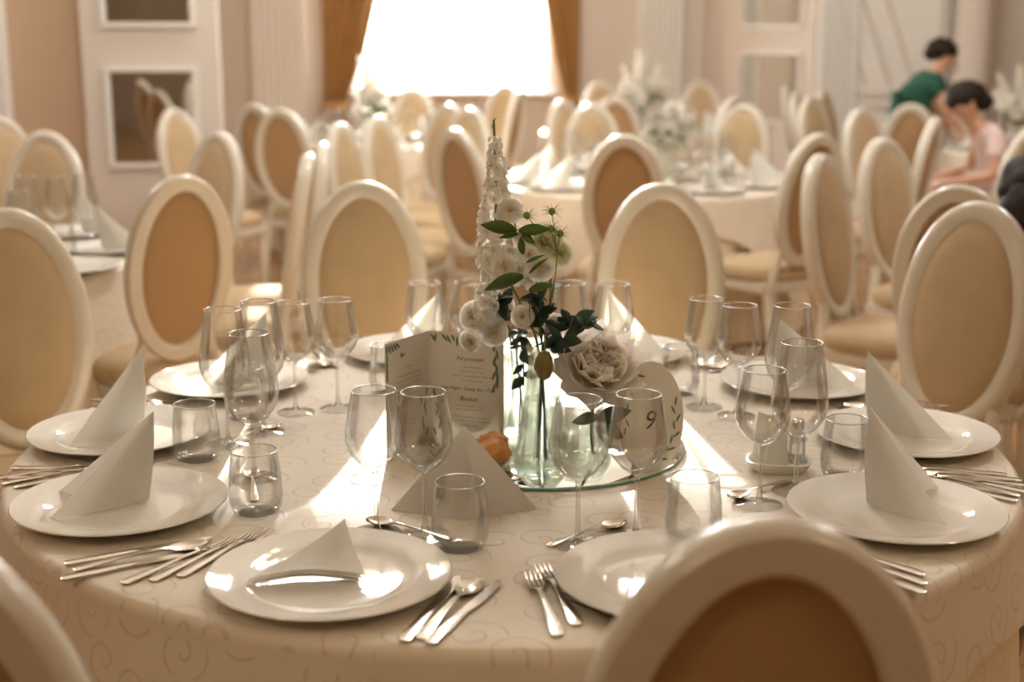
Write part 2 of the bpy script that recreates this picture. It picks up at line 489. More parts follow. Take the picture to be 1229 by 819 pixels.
struct(slab('baseboard_back', [((-0.65, 15.185, 0.07), (2.1, 0.03, 0.14)), ((0.9, 15.185, 0.07), (0.85, 0.03, 0.14))], 'trim', bevel=0.006))
# window
win = struct(slab('window_1', frame_boxes(-1.66, 0.36, 0.96, 3.04, 15.32, 0.06, 0.10), 'trim', bevel=0.008))
slab('window_sill', [((-0.65, 15.16, 0.90), (2.3, 0.16, 0.04))], 'trim', win, bevel=0.006)
slab('window_pane', [((-0.65, 15.33, 2.0), (2.02, 0.006, 2.08))], 'glass', win)
# curtains
def drape(x_at, z0, z1, y, nf, amp, nx=60, nz=40):
    b = MB()
    for j in range(nz + 1):
        z = z1 + (z0 - z1) * j / nz
        xa, xb = x_at(z)
        for i in range(nx + 1):
            u = i / nx
            x = xa + (xb - xa) * u
            yy = y - amp * (0.6 + 0.4 * abs(xb - xa) / 0.55) * math.sin(u * nf * 2 * PI + 0.4 * math.sin(z * 1.3)) + 0.02 * math.sin(u * 9 + z * 2)
            b.v.append((x, yy, z))
    for j in range(nz):
        for i in range(nx):
            a = j * (nx + 1) + i
            b.f.append((a, a + 1, a + nx + 2, a + nx + 1))
    return b
def lerp(z, tab):
    if z <= tab[0][0]: return tab[0][1]
    for (z0, v0), (z1, v1) in zip(tab[:-1], tab[1:]):
        if z <= z1: return v0 + (v1 - v0) * (z - z0) / (z1 - z0)
    return tab[-1][1]
LTAB = ((0.0, -1.70), (0.6, -1.74), (0.78, -1.80), (1.3, -1.58), (1.9, -1.43), (3.0, -1.15), (3.6, -1.0))
RTAB = ((0.0, 0.50), (0.6, 0.54), (0.85, 0.56), (1.3, 0.44), (1.9, 0.34), (3.0, 0.12), (3.6, 0.0))
t = thing('window_curtain', 'golden brown curtain tied back at the left of the bright window', 'curtain', (-1.8, 15.0, 0), 0, 'curtains at the window')
dr1 = drape(lambda z: (lerp(z, ((0, -2.06), (0.78, -2.02), (1.2, -2.01), (3.6, -2.01))), lerp(z, LTAB)), 0.02, 3.6, 0, 5, 0.035).build('drape', 'curtain', t, solid=0.006, autosmooth=R_(180))
dr1.location = (1.8, 0.02, 0)
MB().lathe([(0.115, -0.05), (0.135, 0.0), (0.115, 0.05)], 24, Matrix.Diagonal((1.05, 0.6, 1, 1))).build('tieback', 'curtain', t, (-0.11, 0.0, 0.78), solid=0.008)
t = thing('window_curtain', 'golden brown curtain tied back at the right of the bright window', 'curtain', (0.6, 15.0, 0), 0, 'curtains at the window')
dr2 = drape(lambda z: (lerp(z, RTAB), lerp(z, ((0, 0.76), (0.85, 0.71), (1.2, 0.72), (3.6, 0.74)))), 0.02, 3.6, 0, 4, 0.035).build('drape', 'curtain', t, solid=0.006, autosmooth=R_(180))
dr2.location = (-0.6, 0.02, 0)
MB().lathe([(0.085, -0.05), (0.10, 0.0), (0.085, 0.05)], 24, Matrix.Diagonal((1.0, 0.6, 1, 1))).build('tieback', 'curtain', t, (0.035, 0.0, 0.85), solid=0.008)
sh = drape(lambda z: (-1.70, 0.40), 0.86, 3.4, 15.12, 16, 0.018, 160, 4).build('sheer_curtain', 'sheer', None, autosmooth=R_(180))
tag(sh, 'thin white sheer curtain hanging across the bright window', 'curtain')

# ------------------------------------------------------------------ ceiling lamps (chandeliers) that light the hall, plus two added fill lamps at the front
def chandelier(x, y, label, power, col=None):
    t = thing('chandelier', label, 'chandelier', (x, y, 3.55), 0, 'chandeliers of the hall')
    MB().tube([(0, 0, 0.05), (0, 0, CEIL - 3.55)], 0.012, 8).build('rod', 'brass', t)
    b = MB(); b.tube([(0.4 * math.cos(k * PI / 12), 0.4 * math.sin(k * PI / 12), 0.0) for k in range(25)], 0.014, 8, cap=False)
    for k in range(4):
        b.tube([(0, 0, 0.1), (0.4 * math.cos(k * PI / 2), 0.4 * math.sin(k * PI / 2), 0.0)], 0.008, 6)
    b.build('ring', 'brass', t)
    me = MB().lathe([(0, 0), (0.03, 0.01), (0.045, 0.05), (0.03, 0.09), (0.0, 0.12)], 12).mesh('bulb', 'bulb')
    for k in range(8):
        ob('bulb', me, t, (0.4 * math.cos(k * PI / 4), 0.4 * math.sin(k * PI / 4), 0.015))
    lamp('chandelier_light', 'POINT', (x, y, 3.4), power, col or CHAND_COL, shadow_soft_size=0.28)
chandelier(0.0, 5.4, 'brass ring chandelier hanging above the middle of the hall', CHAND_POWER)
chandelier(-3.6, 6.0, 'brass ring chandelier hanging above the left table', CHAND_POWER * 0.7)
chandelier(3.6, 6.0, 'brass ring chandelier hanging above the right table', CHAND_POWER * 0.8)
chandelier(-1.2, 8.9, 'brass ring chandelier hanging left before the window', CHAND_POWER * 0.6)
chandelier(1.2, 8.9, 'brass ring chandelier hanging right before the window', CHAND_POWER * 0.6)
chandelier(-2.6, -0.6, 'added fill chandelier, unseen behind the camera on the left', CHAND_POWER * 0.34, WARM_FILL_COL)  # added warm fill for the surfaces facing the camera, no known lamp
chandelier(3.2, 0.2, 'added fill chandelier, unseen behind the camera on the right', CHAND_POWER * 0.32, WARM_FILL_COL)  # second added fill lamp, brightens the front from out of view

# ------------------------------------------------------------------ tables and cloths
TZ = 0.755
def cloth_mesh(name, R, mat, drop, nfold, amp, seed, z=TZ, nth=192, ndrop=12, flare=0.05, hem_in=0.0):
    rnd = random.Random(seed)
    ph = [rnd.uniform(0, 6.28) for _ in range(4)]
    b = MB(); uv = []
    rings = []
    tops = [0.0, 0.2, 0.4, 0.6, 0.8, 0.92] if hem_in == 0 else [0.86, 0.92]
    for q in tops: rings.append(('top', q * R))
    for k in range(1, 6): rings.append(('edge', k / 5))
    for k in range(1, ndrop + 1): rings.append(('drop', k / ndrop))
    er = 0.022
    for kind, q in rings:
        for i in range(nth):
            th = 2 * PI * i / nth
            D = drop(th)
            if kind == 'top':
                r, zz, s = q, z, q
            elif kind == 'edge':
                a = q * PI / 2
                r = R - er + er * math.sin(a); zz = z - er + er * math.cos(a); s = R + er * a
            else:
                h = q * (D - er)
                f = (math.sin(nfold * th + ph[0] + 0.7 * math.sin(2 * th + ph[1])) + 0.5 * math.sin((nfold * 1.7 // 1) * th + ph[2]))
                r = R + flare * h + amp * (h / 0.3) ** 1.2 * f * 0.6 if h > 0 else R
                if h / max(D, 1e-3) < 0: r = R
                r = max(r, R + 0.001)
                zz = z - er - h; s = R + er * 1.57 + h
            b.v.append((r * math.cos(th), r * math.sin(th), zz))
            if kind == 'top' or kind == 'edge':
                uv.append((r * math.cos(th), r * math.sin(th)))
            else:
                uv.append((th * R, s))
    n = len(rings)
    for j in range(n - 1):
        for i in range(nth):
            i2 = (i + 1) % nth
            if j == 0 and hem_in == 0:
                pass
            b.f.append((j * nth + i, j * nth + i2, (j + 1) * nth + i2, (j + 1) * nth + i))
    b.uv = uv
    return b.mesh(name, mat, autosmooth=R_(180))

def square_drop(R, half, rot):
    def f(th):
        a = th - rot
        m = max(abs(math.cos(a)), abs(math.sin(a)))
        return min(half / m - R, 0.56)
    return f
def table_set(c, R, rot, seed, name_label, where):
    x, y = c
    t = thing('round_table', 'round banquet table standing ' + where, 'table', (x, y, 0), 0, 'round banquet tables')
    MB().lathe([(0, 0.715), (R - 0.03, 0.715), (R - 0.02, 0.725), (R - 0.02, 0.735), (R - 0.03, 0.742), (0, 0.742)], 64).build('table_top', 'wood', t)
    for k in range(4):
        a = k * PI / 2 + 0.6
        MB().tube([(0.55 * math.cos(a), 0.55 * math.sin(a), 0.0), (0.5 * math.cos(a), 0.5 * math.sin(a), 0.715)], 0.025, 10).build('leg', 'wood', t)
    sk = ob('table_skirt', cloth_mesh('table_skirt', R - 0.004, 'skirt', lambda th: 0.735, 22, 0.011, seed + 5, z=TZ - 0.004, flare=0.05, hem_in=1), None, (x, y, 0))
    tag(sk, 'long cream skirt cloth of the round table ' + where, 'tablecloth', 'long skirt cloths')
    cl = ob('tablecloth', cloth_mesh('tablecloth', R + 0.004, 'cloth', square_drop(R, R + 0.16, rot), 9, 0.012, seed, flare=0.12), None, (x, y, 0))
    tag(cl, name_label, 'tablecloth', 'square damask top cloths')
MAIN = (0.0, 2.62); RM = 0.95
table_set(MAIN, RM, R_(-40), 3, 'cream damask cloth with scroll pattern on the nearest big table', 'nearest to the camera')
TL = (-2.22, 4.87); table_set(TL, 0.89, R_(20), 11, 'cream cloth on the table at the left edge', 'at the left edge')
TM = (0.74, 7.55); table_set(TM, 0.85, R_(5), 12, 'cream cloth on the middle table behind the flowers', 'in the middle behind the flowers')
TB = (-0.95, 10.15); table_set(TB, 0.80, R_(30), 13, 'cream cloth on the table beside the left curtain', 'beside the left curtain')
TF = (1.05, 11.38); table_set(TF, 0.82, R_(10), 14, 'cream cloth on the far table below the right pilaster', 'below the right pilaster')
TR = (3.02, 5.45); table_set(TR, 0.88, R_(10), 15, 'cream cloth on the table at the right edge hidden by chairs', 'hidden by chairs at the right edge')
TG = (3.85, 9.55); table_set(TG, 0.86, R_(25), 16, 'cream cloth on the far right table before the bending person', 'before the bending person')

# ------------------------------------------------------------------ chairs
BT = 0.17
BA = math.atan(BT)
BM = Matrix.Translation((0, 0.262, 0.79)) @ Matrix.Rotation(-BA, 4, 'X')
def oval_sweep(a, b, sect, seg=72):
    """sweep a closed section (radial, depth) round an oval in the xz plane"""
    m = MB(); n = len(sect)
    for k in range(seg):
        t = 2 * PI * k / seg
        p = Vector((a * math.cos(t), 0, b * math.sin(t)))
        nr = Vector((b * math.cos(t), 0, a * math.sin(t))).normalized()
        for (r, d) in sect:
            m.v.append(tuple(p + nr * r + Vector((0, d, 0))))
    for k in range(seg):
        k2 = (k + 1) % seg
        for i in range(n):
            i2 = (i + 1) % n
            m.f.append((k * n + i, k2 * n + i, k2 * n + i2, k * n + i2))
    return m
def oval_pad(a, b, depth, edge, seg=56, rings=8, y0=0.0):
    m = MB()
    m.v.append((0, y0 + depth, 0))
    for j in range(1, rings + 1):
        q = j / rings
        y = y0 + edge + (depth - edge) * math.sqrt(max(0, 1 - q ** 2.6))
        for k in range(seg):
            t = 2 * PI * k / seg
            m.v.append((a * q * math.cos(t), y, b * q * math.sin(t)))
    for k in range(seg):
        m.f.append((0, 1 + k, 1 + (k + 1) % seg))
    for j in range(rings - 1):
        for k in range(seg):
            k2 = (k + 1) % seg
            m.f.append((1 + j * seg + k, 1 + (j + 1) * seg + k, 1 + (j + 1) * seg + k2, 1 + j * seg + k2))
    return m
def xf(m, M):
    m.v = [tuple(M @ Vector(p)) for p in m.v]
    return m
def seat_mesh():
    m = MB(); N = 48
    def outline(k, g):
        t = 2 * PI * k / N
        c, s = math.cos(t), math.sin(t)
        e = 0.42
        x = math.copysign(abs(c) ** e, c); y = math.copysign(abs(s) ** e, s)
        w = 0.225 if y < 0 else 0.225 - 0.02 * y
        return x * (w - g), y * (0.215 - g)
    prof = [(0.005, 0.415), (0.0, 0.43), (0.0, 0.455), (0.012, 0.475), (0.04, 0.488), (0.10, 0.498), (0.19, 0.502)]
    for g, z in prof:
        for k in range(N):
            x, y = outline(k, g); m.v.append((x, y, z))
    for j in range(len(prof) - 1):
        for k in range(N):
            k2 = (k + 1) % N
            m.f.append((j * N + k, j * N + k2, (j + 1) * N + k2, (j + 1) * N + k))
    m.f.append(tuple((len(prof) - 1) * N + k for k in range(N)))
    m.f.append(tuple(range(N - 1, -1, -1)))
    return m
def make_chair():
    t = thing('banquet_chair', '', 'chair')
    seat_mesh().build('seat', 'velvet', t)
    r = MB().prism([(-0.222, -0.212), (0.222, -0.212), (0.20, 0.212), (-0.20, 0.212)], 0.355, 0.416)
    r.build('seat_rail', 'frame', t, bevel=0.012)
    for sx in (-1, 1):
        b = MB().lathe([(0.0, 0), (0.013, 0), (0.015, 0.01), (0.0225, 0.30), (0.017, 0.315), (0.025, 0.33), (0.025, 0.356), (0, 0.356)], 14)
        b.build('leg', 'frame', t, (sx * 0.185, -0.175, 0))
        b = MB().tube([(sx * 0.178, 0.265, 0.0), (sx * 0.170, 0.225, 0.18), (sx * 0.165, 0.19, 0.36)], [0.015, 0.02, 0.024], 10)
        b.build('leg', 'frame', t)
        b = MB().tube([(sx * 0.155, 0.195, 0.37), (sx * 0.145, 0.205, 0.45), (sx * 0.125, 0.212, 0.52), (sx * 0.118, 0.222, 0.56)], [0.024, 0.021, 0.02, 0.019], 10)
        b.build('back_post', 'frame', t)
    sect = [(0.0, 0.018), (-0.006, 0.024), (-0.045, 0.024), (-0.052, 0.018), (-0.054, 0.0), (-0.052, -0.016), (-0.034, -0.026), (-0.014, -0.026), (-0.003, -0.018), (0.002, 0.0)]
    xf(oval_sweep(0.19, 0.315, sect), BM).build('back_frame', 'frame', t)
    fr = oval_pad(0.147, 0.272, 0.040, 0.012)
    fr.v = [(x, -y, z) for x, y, z in fr.v]
    xf(fr, BM).build('back_cushion', 'velvet', t)
    xf(oval_pad(0.142, 0.267, 0.016, 0.004), BM).build('back_panel', 'backcloth', t)
    return t
chair0 = make_chair()
CH = [
 # top of the back (x, y), facing direction, label
 (0.245, 1.215, (-0.06, 1), 'big dark-backed oval chair in the right foreground, seen from behind', 'n'),
 (-0.585, 1.215, (0.10, 1), 'oval-back chair cut off at the bottom left corner of the picture', 'n'),
 (-1.31, 3.55, (0.55, -0.84), 'tan oval-back chair cut off by the left edge, left of the stacked napkins', 'n'),
 (-1.05, 4.41, (-0.66, 0.75), 'oval-back chair turned to the left table, its back right of the left glasses', 'l'),
 (-0.455, 4.21, (0.14, -1), 'tan-faced oval chair behind the main table, left of the tall flowers', 'n'),
 (0.455, 4.16, (-0.14, -1), 'tan-faced oval chair behind the main table, right of the tall flowers', 'n'),
 (1.15, 5.19, (0.80, -0.60), 'narrow angled chair right of the main table, leftmost of the right cluster', 'r'),
 (1.60, 6.03, (0.62, -0.78), 'tan-faced angled oval chair in the middle of the right cluster', 'r'),
 (2.29, 7.55, (-0.88, 0.47), 'edge-on leaning chair directly before the seated dark-haired person', 'r'),
 (1.33, 4.11, (0.45, 0.89), 'wide-framed chair back peeking out behind the rightmost tan chair', 'r'),
 (1.26, 3.70, (-0.72, -0.70), 'large tan chair cut by the right edge, beside the right plates', 'n'),
 (1.39, 6.29, (-0.53, 0.85), 'brown-backed chair right of the middle table, behind the narrow angled chair', 'm'),
 (0.50, 6.19, (0.12, 1), 'brown-backed oval chair at the near side of the middle table', 'm'),
 (-0.27, 6.57, (0.74, 0.67), 'brown-backed oval chair left of the tall white flower spire', 'm'),
 (-0.76, 5.19, (-0.99, -0.10), 'edge-on pale chair touching the left side of the rear tan chair', 'l'),
 (-0.78, 5.72, (-0.97, -0.24), 'edge-on pale chair just behind another edge-on chair left of the table', 'l'),
 (-1.40, 8.42, (0.30, 0.95), 'small brown-backed oval chair left of the left curtain flowers', 'b'),
 (-1.66, 9.0, (0.45, 0.89), 'brown chair top showing behind the small brown-backed chair near pilaster', 'b'),
 (-1.34, 6.40, (-0.62, -0.78), 'tan oval chair right of the low wall mirror, at the left table', 'l'),
 (-2.04, 8.42, (0.88, -0.48), 'thin angled chair standing in front of the low left wall mirror', 'w'),
 (-2.16, 6.45, (-0.05, -1), 'bright-framed oval chair at the far side of the left table', 'l'),
 (-2.79, 7.57, (0.70, -0.72), 'chair sliver at the far left edge beyond the left table', 'w'),
 (-0.87, 7.00, (0.93, -0.37), 'thin side-on chair below the left curtain, left of its twin', 'b'),
 (-0.74, 7.57, (0.90, -0.43), 'thin side-on chair below the left edge of the window', 'b'),
 (-0.82, 11.55, (0.10, -1), 'far small chair at the window side of the curtain table', 'b'),
 (-0.40, 8.92, (-0.62, -0.78), 'pale oval chair under the window, left one of an overlapping pair', 'b'),
 (-0.25, 8.42, (-0.62, -0.78), 'pale oval chair under the window, right one of an overlapping pair', 'b'),
 (-0.05, 12.30, (-0.50, -0.86), 'small far oval chair under the right part of the window', 'f'),
 (0.06, 11.05, (-0.95, 0.30), 'small edge-on chair below the right lower window corner', 'f'),
 (0.34, 9.48, (0.70, -0.71), 'angled oval chair below the right curtain', 'm'),
 (0.51, 8.92, (0.12, -1), 'tan-faced oval chair at the far side of the middle table, left of far flowers', 'm'),
 (0.74, 10.00, (0.20, 0.98), 'small brown-backed chair half hidden by the far white flowers', 'f'),
 (0.82, 13.12, (0.25, -0.97), 'farthest small chair between the right curtain and the pilaster', 'f'),
 (1.80, 13.35, (-0.25, -0.97), 'small far chair right of the white fluted pilaster', 'f'),
 (1.62, 10.10, (-0.66, 0.75), 'small brown-backed chair behind the tan chair right of far flowers', 'f'),
 (1.48, 8.92, (-0.42, -0.91), 'tan-faced oval chair at the far right side of the middle table', 'm'),
 (2.38, 12.2, (0.92, -0.39), 'slim far chair below the angled wall mirror', 'g'),
 (2.17, 10.75, (0.90, -0.43), 'slim angled chair just right of the one below the angled mirror', 'g'),
 (2.50, 11.3, (0.84, -0.54), 'far angled chair below the white pilaster by the door panel', 'g'),
 (2.15, 10.10, (0.70, -0.71), 'angled pale chair below the slanted door panel, left one', 'g'),
 (2.12, 8.50, (0.60, -0.80), 'tan-faced chair left of the brown-backed one below the green dress', 'g'),
 (2.56, 8.98, (0.45, 0.89), 'brown-backed oval chair directly below the bending person in green', 'g'),
 (-3.62, 4.9, (1, -0.05), 'chair on the far left of the left table, seen only in the mirror', 'l'),
 (-3.35, 5.85, (0.76, -0.65), 'chair at the far left corner of the left table, outside the picture', 'l'),
 (-3.30, 3.85, (0.72, 0.70), 'chair at the near left corner of the left table, outside the picture', 'l'),
 (2.58, 6.87, (-0.50, 0.87), 'chair back cut off at the right edge near the far right flowers', 'r'),
]
GRP = {'n': 'chairs around the nearest table', 'l': 'chairs around the left table', 'r': 'chairs around the right table', 'm': 'chairs around the middle table',
       'b': 'chairs around the curtain table', 'f': 'chairs around the far table', 'w': 'chairs by the mirror wall', 'g': 'chairs before the panelled door'}
for i, (x, y, d, lab, g) in enumerate(CH):
    D = Vector(d).normalized()
    a = math.atan2(D.x, -D.y)
    off = Vector((-math.sin(a), math.cos(a))) * 0.315
    loc = (x - off.x, y - off.y, 0)
    if i == 0:
        chair0.location = loc; chair0.rotation_euler = (0, 0, a); chair0['label'] = lab; chair0['group'] = GRP[g]
    else:
        dup(chair0, loc, a, lab, GRP[g])

# ------------------------------------------------------------------ glassware, plates, napkins, cutlery: shared meshes
WINE = {
 'wide': dict(foot=0.040, stem=0.105, bowl=[(0.0045, 0.105), (0.012, 0.109), (0.026, 0.119), (0.040, 0.136), (0.0465, 0.155), (0.0465, 0.172), (0.042, 0.200), (0.0375, 0.225), (0.0355, 0.237)]),
 'tall': dict(foot=0.042, stem=0.098, bowl=[(0.0045, 0.098), (0.014, 0.103), (0.030, 0.115), (0.044, 0.135), (0.0495, 0.158), (0.0485, 0.180), (0.043, 0.215), (0.0375, 0.250), (0.0355, 0.268)]),
}
def rim_ring(r, z, t=0.0011, seg=40):
    return MB().lathe([(r + t * math.cos(a * PI / 4), z + t * math.sin(a * PI / 4)) for a in range(9)], seg).mesh('rim', 'rim', autosmooth=R_(180))
def wine_meshes(kind):
    w = WINE[kind]; f = w['foot']; s = w['stem']; b = w['bowl']
    inner = [(max(r - 0.0011, 0.0), z + (0.004 if i < 2 else 0.0)) for i, (r, z) in enumerate(b)]
    bowl = MB().lathe([(0, s)] + b + list(reversed(inner[1:])) + [(0, inner[1][1])], 40).mesh('bowl', 'glass', autosmooth=R_(80))
    stem = MB().lathe([(0.010, 0.006), (0.0055, 0.014), (0.0038, 0.03), (0.0035, s - 0.02), (0.0048, s)], 14).mesh('stem', 'stemglass')
    foot = MB().lathe([(f - 0.0005, 0.0), (f, 0.0012), (f * 0.7, 0.003), (0.012, 0.0055), (0.009, 0.0065)], 40).mesh('foot', 'footglass', autosmooth=R_(60))
    far = MB().lathe([(0, 0.0), (f, 0.001), (0.012, 0.005), (0.004, 0.02), (0.004, s - 0.01)] + b, 20).mesh('wine_glass', 'glass', autosmooth=R_(60))
    return bowl, stem, foot, far, rim_ring(b[-1][0] - 0.0005, b[-1][1])
WM = {k: wine_meshes(k) for k in WINE}
def wine(kind, x, y, label, group='wine glasses on the nearest table', z=TZ):
    t = thing('wine_glass', label, 'glass', (x, y, z), 0, group)
    bo, st, fo, _, ri = WM[kind]
    bw_ = ob('bowl', bo, t); ob('rim', ri, bw_); ob('stem', st, t); ob('foot', fo, t)
    return t
TUMB = MB().lathe([(0, 0.0), (0.030, 0.0), (0.038, 0.003), (0.0435, 0.015), (0.0452, 0.032), (0.0435, 0.065), (0.0385, 0.108), (0.0375, 0.108), (0.0422, 0.065), (0.0438, 0.032), (0.041, 0.018), (0.033, 0.010), (0, 0.008)], 40).mesh('tumbler', 'glass', autosmooth=R_(70))
TRIM = rim_ring(0.038, 0.108, 0.0012)
def tumbler(x, y, label, group='tumblers on the nearest table', z=TZ, s=1.0):
    t = tag(ob('tumbler', TUMB, None, (x, y, z), scale=s), label, 'glass', group)
    ob('rim', TRIM, t)
    return t
PLATE = MB().lathe([(0, 0.007), (0.100, 0.007), (0.112, 0.0085), (0.122, 0.0125), (0.130, 0.0155), (0.150, 0.018), (0.172, 0.0215), (0.1765, 0.0225), (0.178, 0.0205), (0.174, 0.0185), (0.135, 0.010), (0.118, 0.0025), (0.110, 0.0), (0, 0.0)], 72).mesh('dinner_plate', 'china', autosmooth=R_(60))
PLATE_FAR = MB().lathe([(0, 0.007), (0.110, 0.008), (0.13, 0.0155), (0.1765, 0.0225), (0.172, 0.018), (0.115, 0.0), (0, 0.0)], 32).mesh('dinner_plate', 'china', autosmooth=R_(60))

def napkin_mesh(h=0.16, L=0.165, open_deg=52, lean=0.012, seed=0):
    rnd = random.Random(seed)
    m = MB()
    def wing(a, L, h, inset, n=8, lift=0.0):
        d = Vector((math.sin(a), math.cos(a), 0)); nn = Vector((d.y, -d.x, 0)) * (1 if a > 0 else -1)
        base = len(m.v)
        idx = {}
        for i in range(n + 1):           # from ridge (i=0) outwards
            for j in range(n + 1 - i):   # up
                u = i / n; w = j / n
                p = d * (u * L) + Vector((0, -lean * w, w * h + lift * u))
                bul = math.sin(PI * min(1, u + w)) * 0.010 * (1 if inset == 0 else 0.6)
                p += nn * (bul - inset)
                idx[i, j] = len(m.v); m.v.append(tuple(p))
        for i in range(n):
            for j in range(n - i):
                m.f.append((idx[i, j], idx[i + 1, j], idx[i, j + 1]))
                if i + j < n - 1: m.f.append((idx[i + 1, j], idx[i + 1, j + 1], idx[i, j + 1]))
    a = R_(open_deg / 2)
    wing(a, L, h, 0.0); wing(-a, L, h, 0.0)
    wing(a * 0.86, L * 0.72, h * 0.97, 0.0); wing(-a * 0.86, L * 0.72, h * 0.97, 0.0)
    return m.mesh('folded_napkin', 'napkin', solid=0.0016, autosmooth=R_(40))
NAP = [napkin_mesh(0.162, 0.165, 52, 0.012, 1), napkin_mesh(0.168, 0.155, 70, 0.004, 2), napkin_mesh(0.155, 0.17, 44, 0.016, 3)]

def strip(pts, name, thick=0.0022, sub=True):
    """flat bar from (y, half width, z) stations, solid"""
    m = MB(); nx = 5
    for (y, w, z, cup) in pts:
        for k in range(nx):
            u = -1 + 2 * k / (nx - 1)
            m.v.append((u * w, y, z + cup * u * u))
    for j in range(len(pts) - 1):
        for k in range(nx - 1):
            a = j * nx + k
            m.f.append((a, a + 1, a + nx + 1, a + nx))
    return m
def fork_mesh():
    m = strip([(-0.105, 0.004, 0.003, 0), (-0.102, 0.0085, 0.004, -0.0008), (-0.085, 0.0095, 0.006, -0.001), (-0.04, 0.006, 0.008, -0.001), (0.0, 0.0035, 0.010, 0), (0.035, 0.0033, 0.011, 0), (0.045, 0.008, 0.009, 0.001), (0.052, 0.0118, 0.0065, 0.001), (0.06, 0.0125, 0.005, 0)], 'fork')
    for k in range(4):
        x = -0.0104 + k * 0.00695
        pts = [(0.06, 0.0019, 0.005, 0), (0.075, 0.0017, 0.0045, 0), (0.092, 0.0014, 0.006, 0), (0.104, 0.0007, 0.0095, 0)]
        s = strip(pts, 't')
        m.add([(a + x, b2, c) for a, b2, c in s.v], s.f)
    return m.mesh('fork', 'steel', solid=0.002, autosmooth=R_(50))
def knife_mesh():
    m = strip([(-0.115, 0.004, 0.004, 0), (-0.112, 0.0085, 0.005, -0.001), (-0.06, 0.0088, 0.006, -0.0015), (-0.015, 0.0065, 0.0065, -0.001), (-0.005, 0.006, 0.006, 0)], 'k', 0.004)
    b = MB(); b.prism([(-0.006, -0.005), (0.006, -0.005), (0.0095, 0.02), (0.0100, 0.06), (0.0085, 0.095), (0.001, 0.115), (-0.006, 0.108), (-0.006, 0.02)], 0.004, 0.0055)
    m2 = m.mesh('knife', 'steel', solid=0.0045, autosmooth=R_(50))
    bm = bmesh.new(); bm.from_mesh(m2)
    t = bpy.data.meshes.new('t'); t.from_pydata(b.v, [], b.f); bm.from_mesh(t)
    bmesh.ops.recalc_face_normals(bm, faces=bm.faces); bm.to_mesh(m2); bm.free()
    return m2
def spoon_mesh(s=1.0):
    m = strip([(-0.10, 0.004, 0.003, 0), (-0.097, 0.0085, 0.004, -0.0008), (-0.08, 0.009, 0.006, -0.001), (-0.03, 0.005, 0.009, 0), (0.03, 0.0035, 0.011, 0), (0.043, 0.0045, 0.0085, 0.001), (0.052, 0.012, 0.005, 0.004), (0.065, 0.0185, 0.0025, 0.007), (0.08, 0.0205, 0.002, 0.0075), (0.095, 0.016, 0.004, 0.0055), (0.103, 0.009, 0.0075, 0.002), (0.106, 0.003, 0.009, 0)], 'spoon')
    m.v = [(a * s, b * s, c) for a, b, c in m.v]
    return m.mesh('spoon', 'steel', solid=0.0018, autosmooth=R_(60))
FORK, KNIFE, SPOON, DSPOON = fork_mesh(), knife_mesh(), spoon_mesh(), spoon_mesh(0.8)

# the ten places: angle of the diner, what tells the place apart
PLACES = [
 (0, 'the right middle place'), (33, 'the right rear place'), (70, 'the back right place'), (108, 'the back left place'), (146, 'the left rear place'),
 (179, 'the left middle place'), (212, 'the left front place'), (250, 'the front place with the flat napkin'), (288, 'the front place behind the foreground chair'), (325, 'the right front place')]
def frame_of(deg, rho=0.775):
    a = R_(deg)
    c = Vector((MAIN[0] + rho * math.cos(a), MAIN[1] + rho * math.sin(a), 0))
    inw = Vector((-math.cos(a), -math.sin(a), 0)); rt = Vector((inw.y, -inw.x, 0))
    return c, inw, rt
def put(me, name, cat, label, group, deg, r, i, rot=0.0, z=TZ, tilt=0.0):
    """place on the main table: r metres to the diner's right of the plate centre, i metres inwards; the tool points inwards"""
    c, inw, rt = frame_of(deg)
    p = c + rt * r + inw * i
    base = math.atan2(-inw.x, inw.y)
    o = ob(name, me, None, (p.x, p.y, z), (tilt, 0, base + rot))
    return tag(o, label, cat, group)
for deg, where in PLACES:
    c, inw, rt = frame_of(deg)
    tag(ob('dinner_plate', PLATE, None, (c.x, c.y, TZ + 0.0005)), 'large white dinner plate at ' + where, 'plate', 'dinner plates on the nearest table')
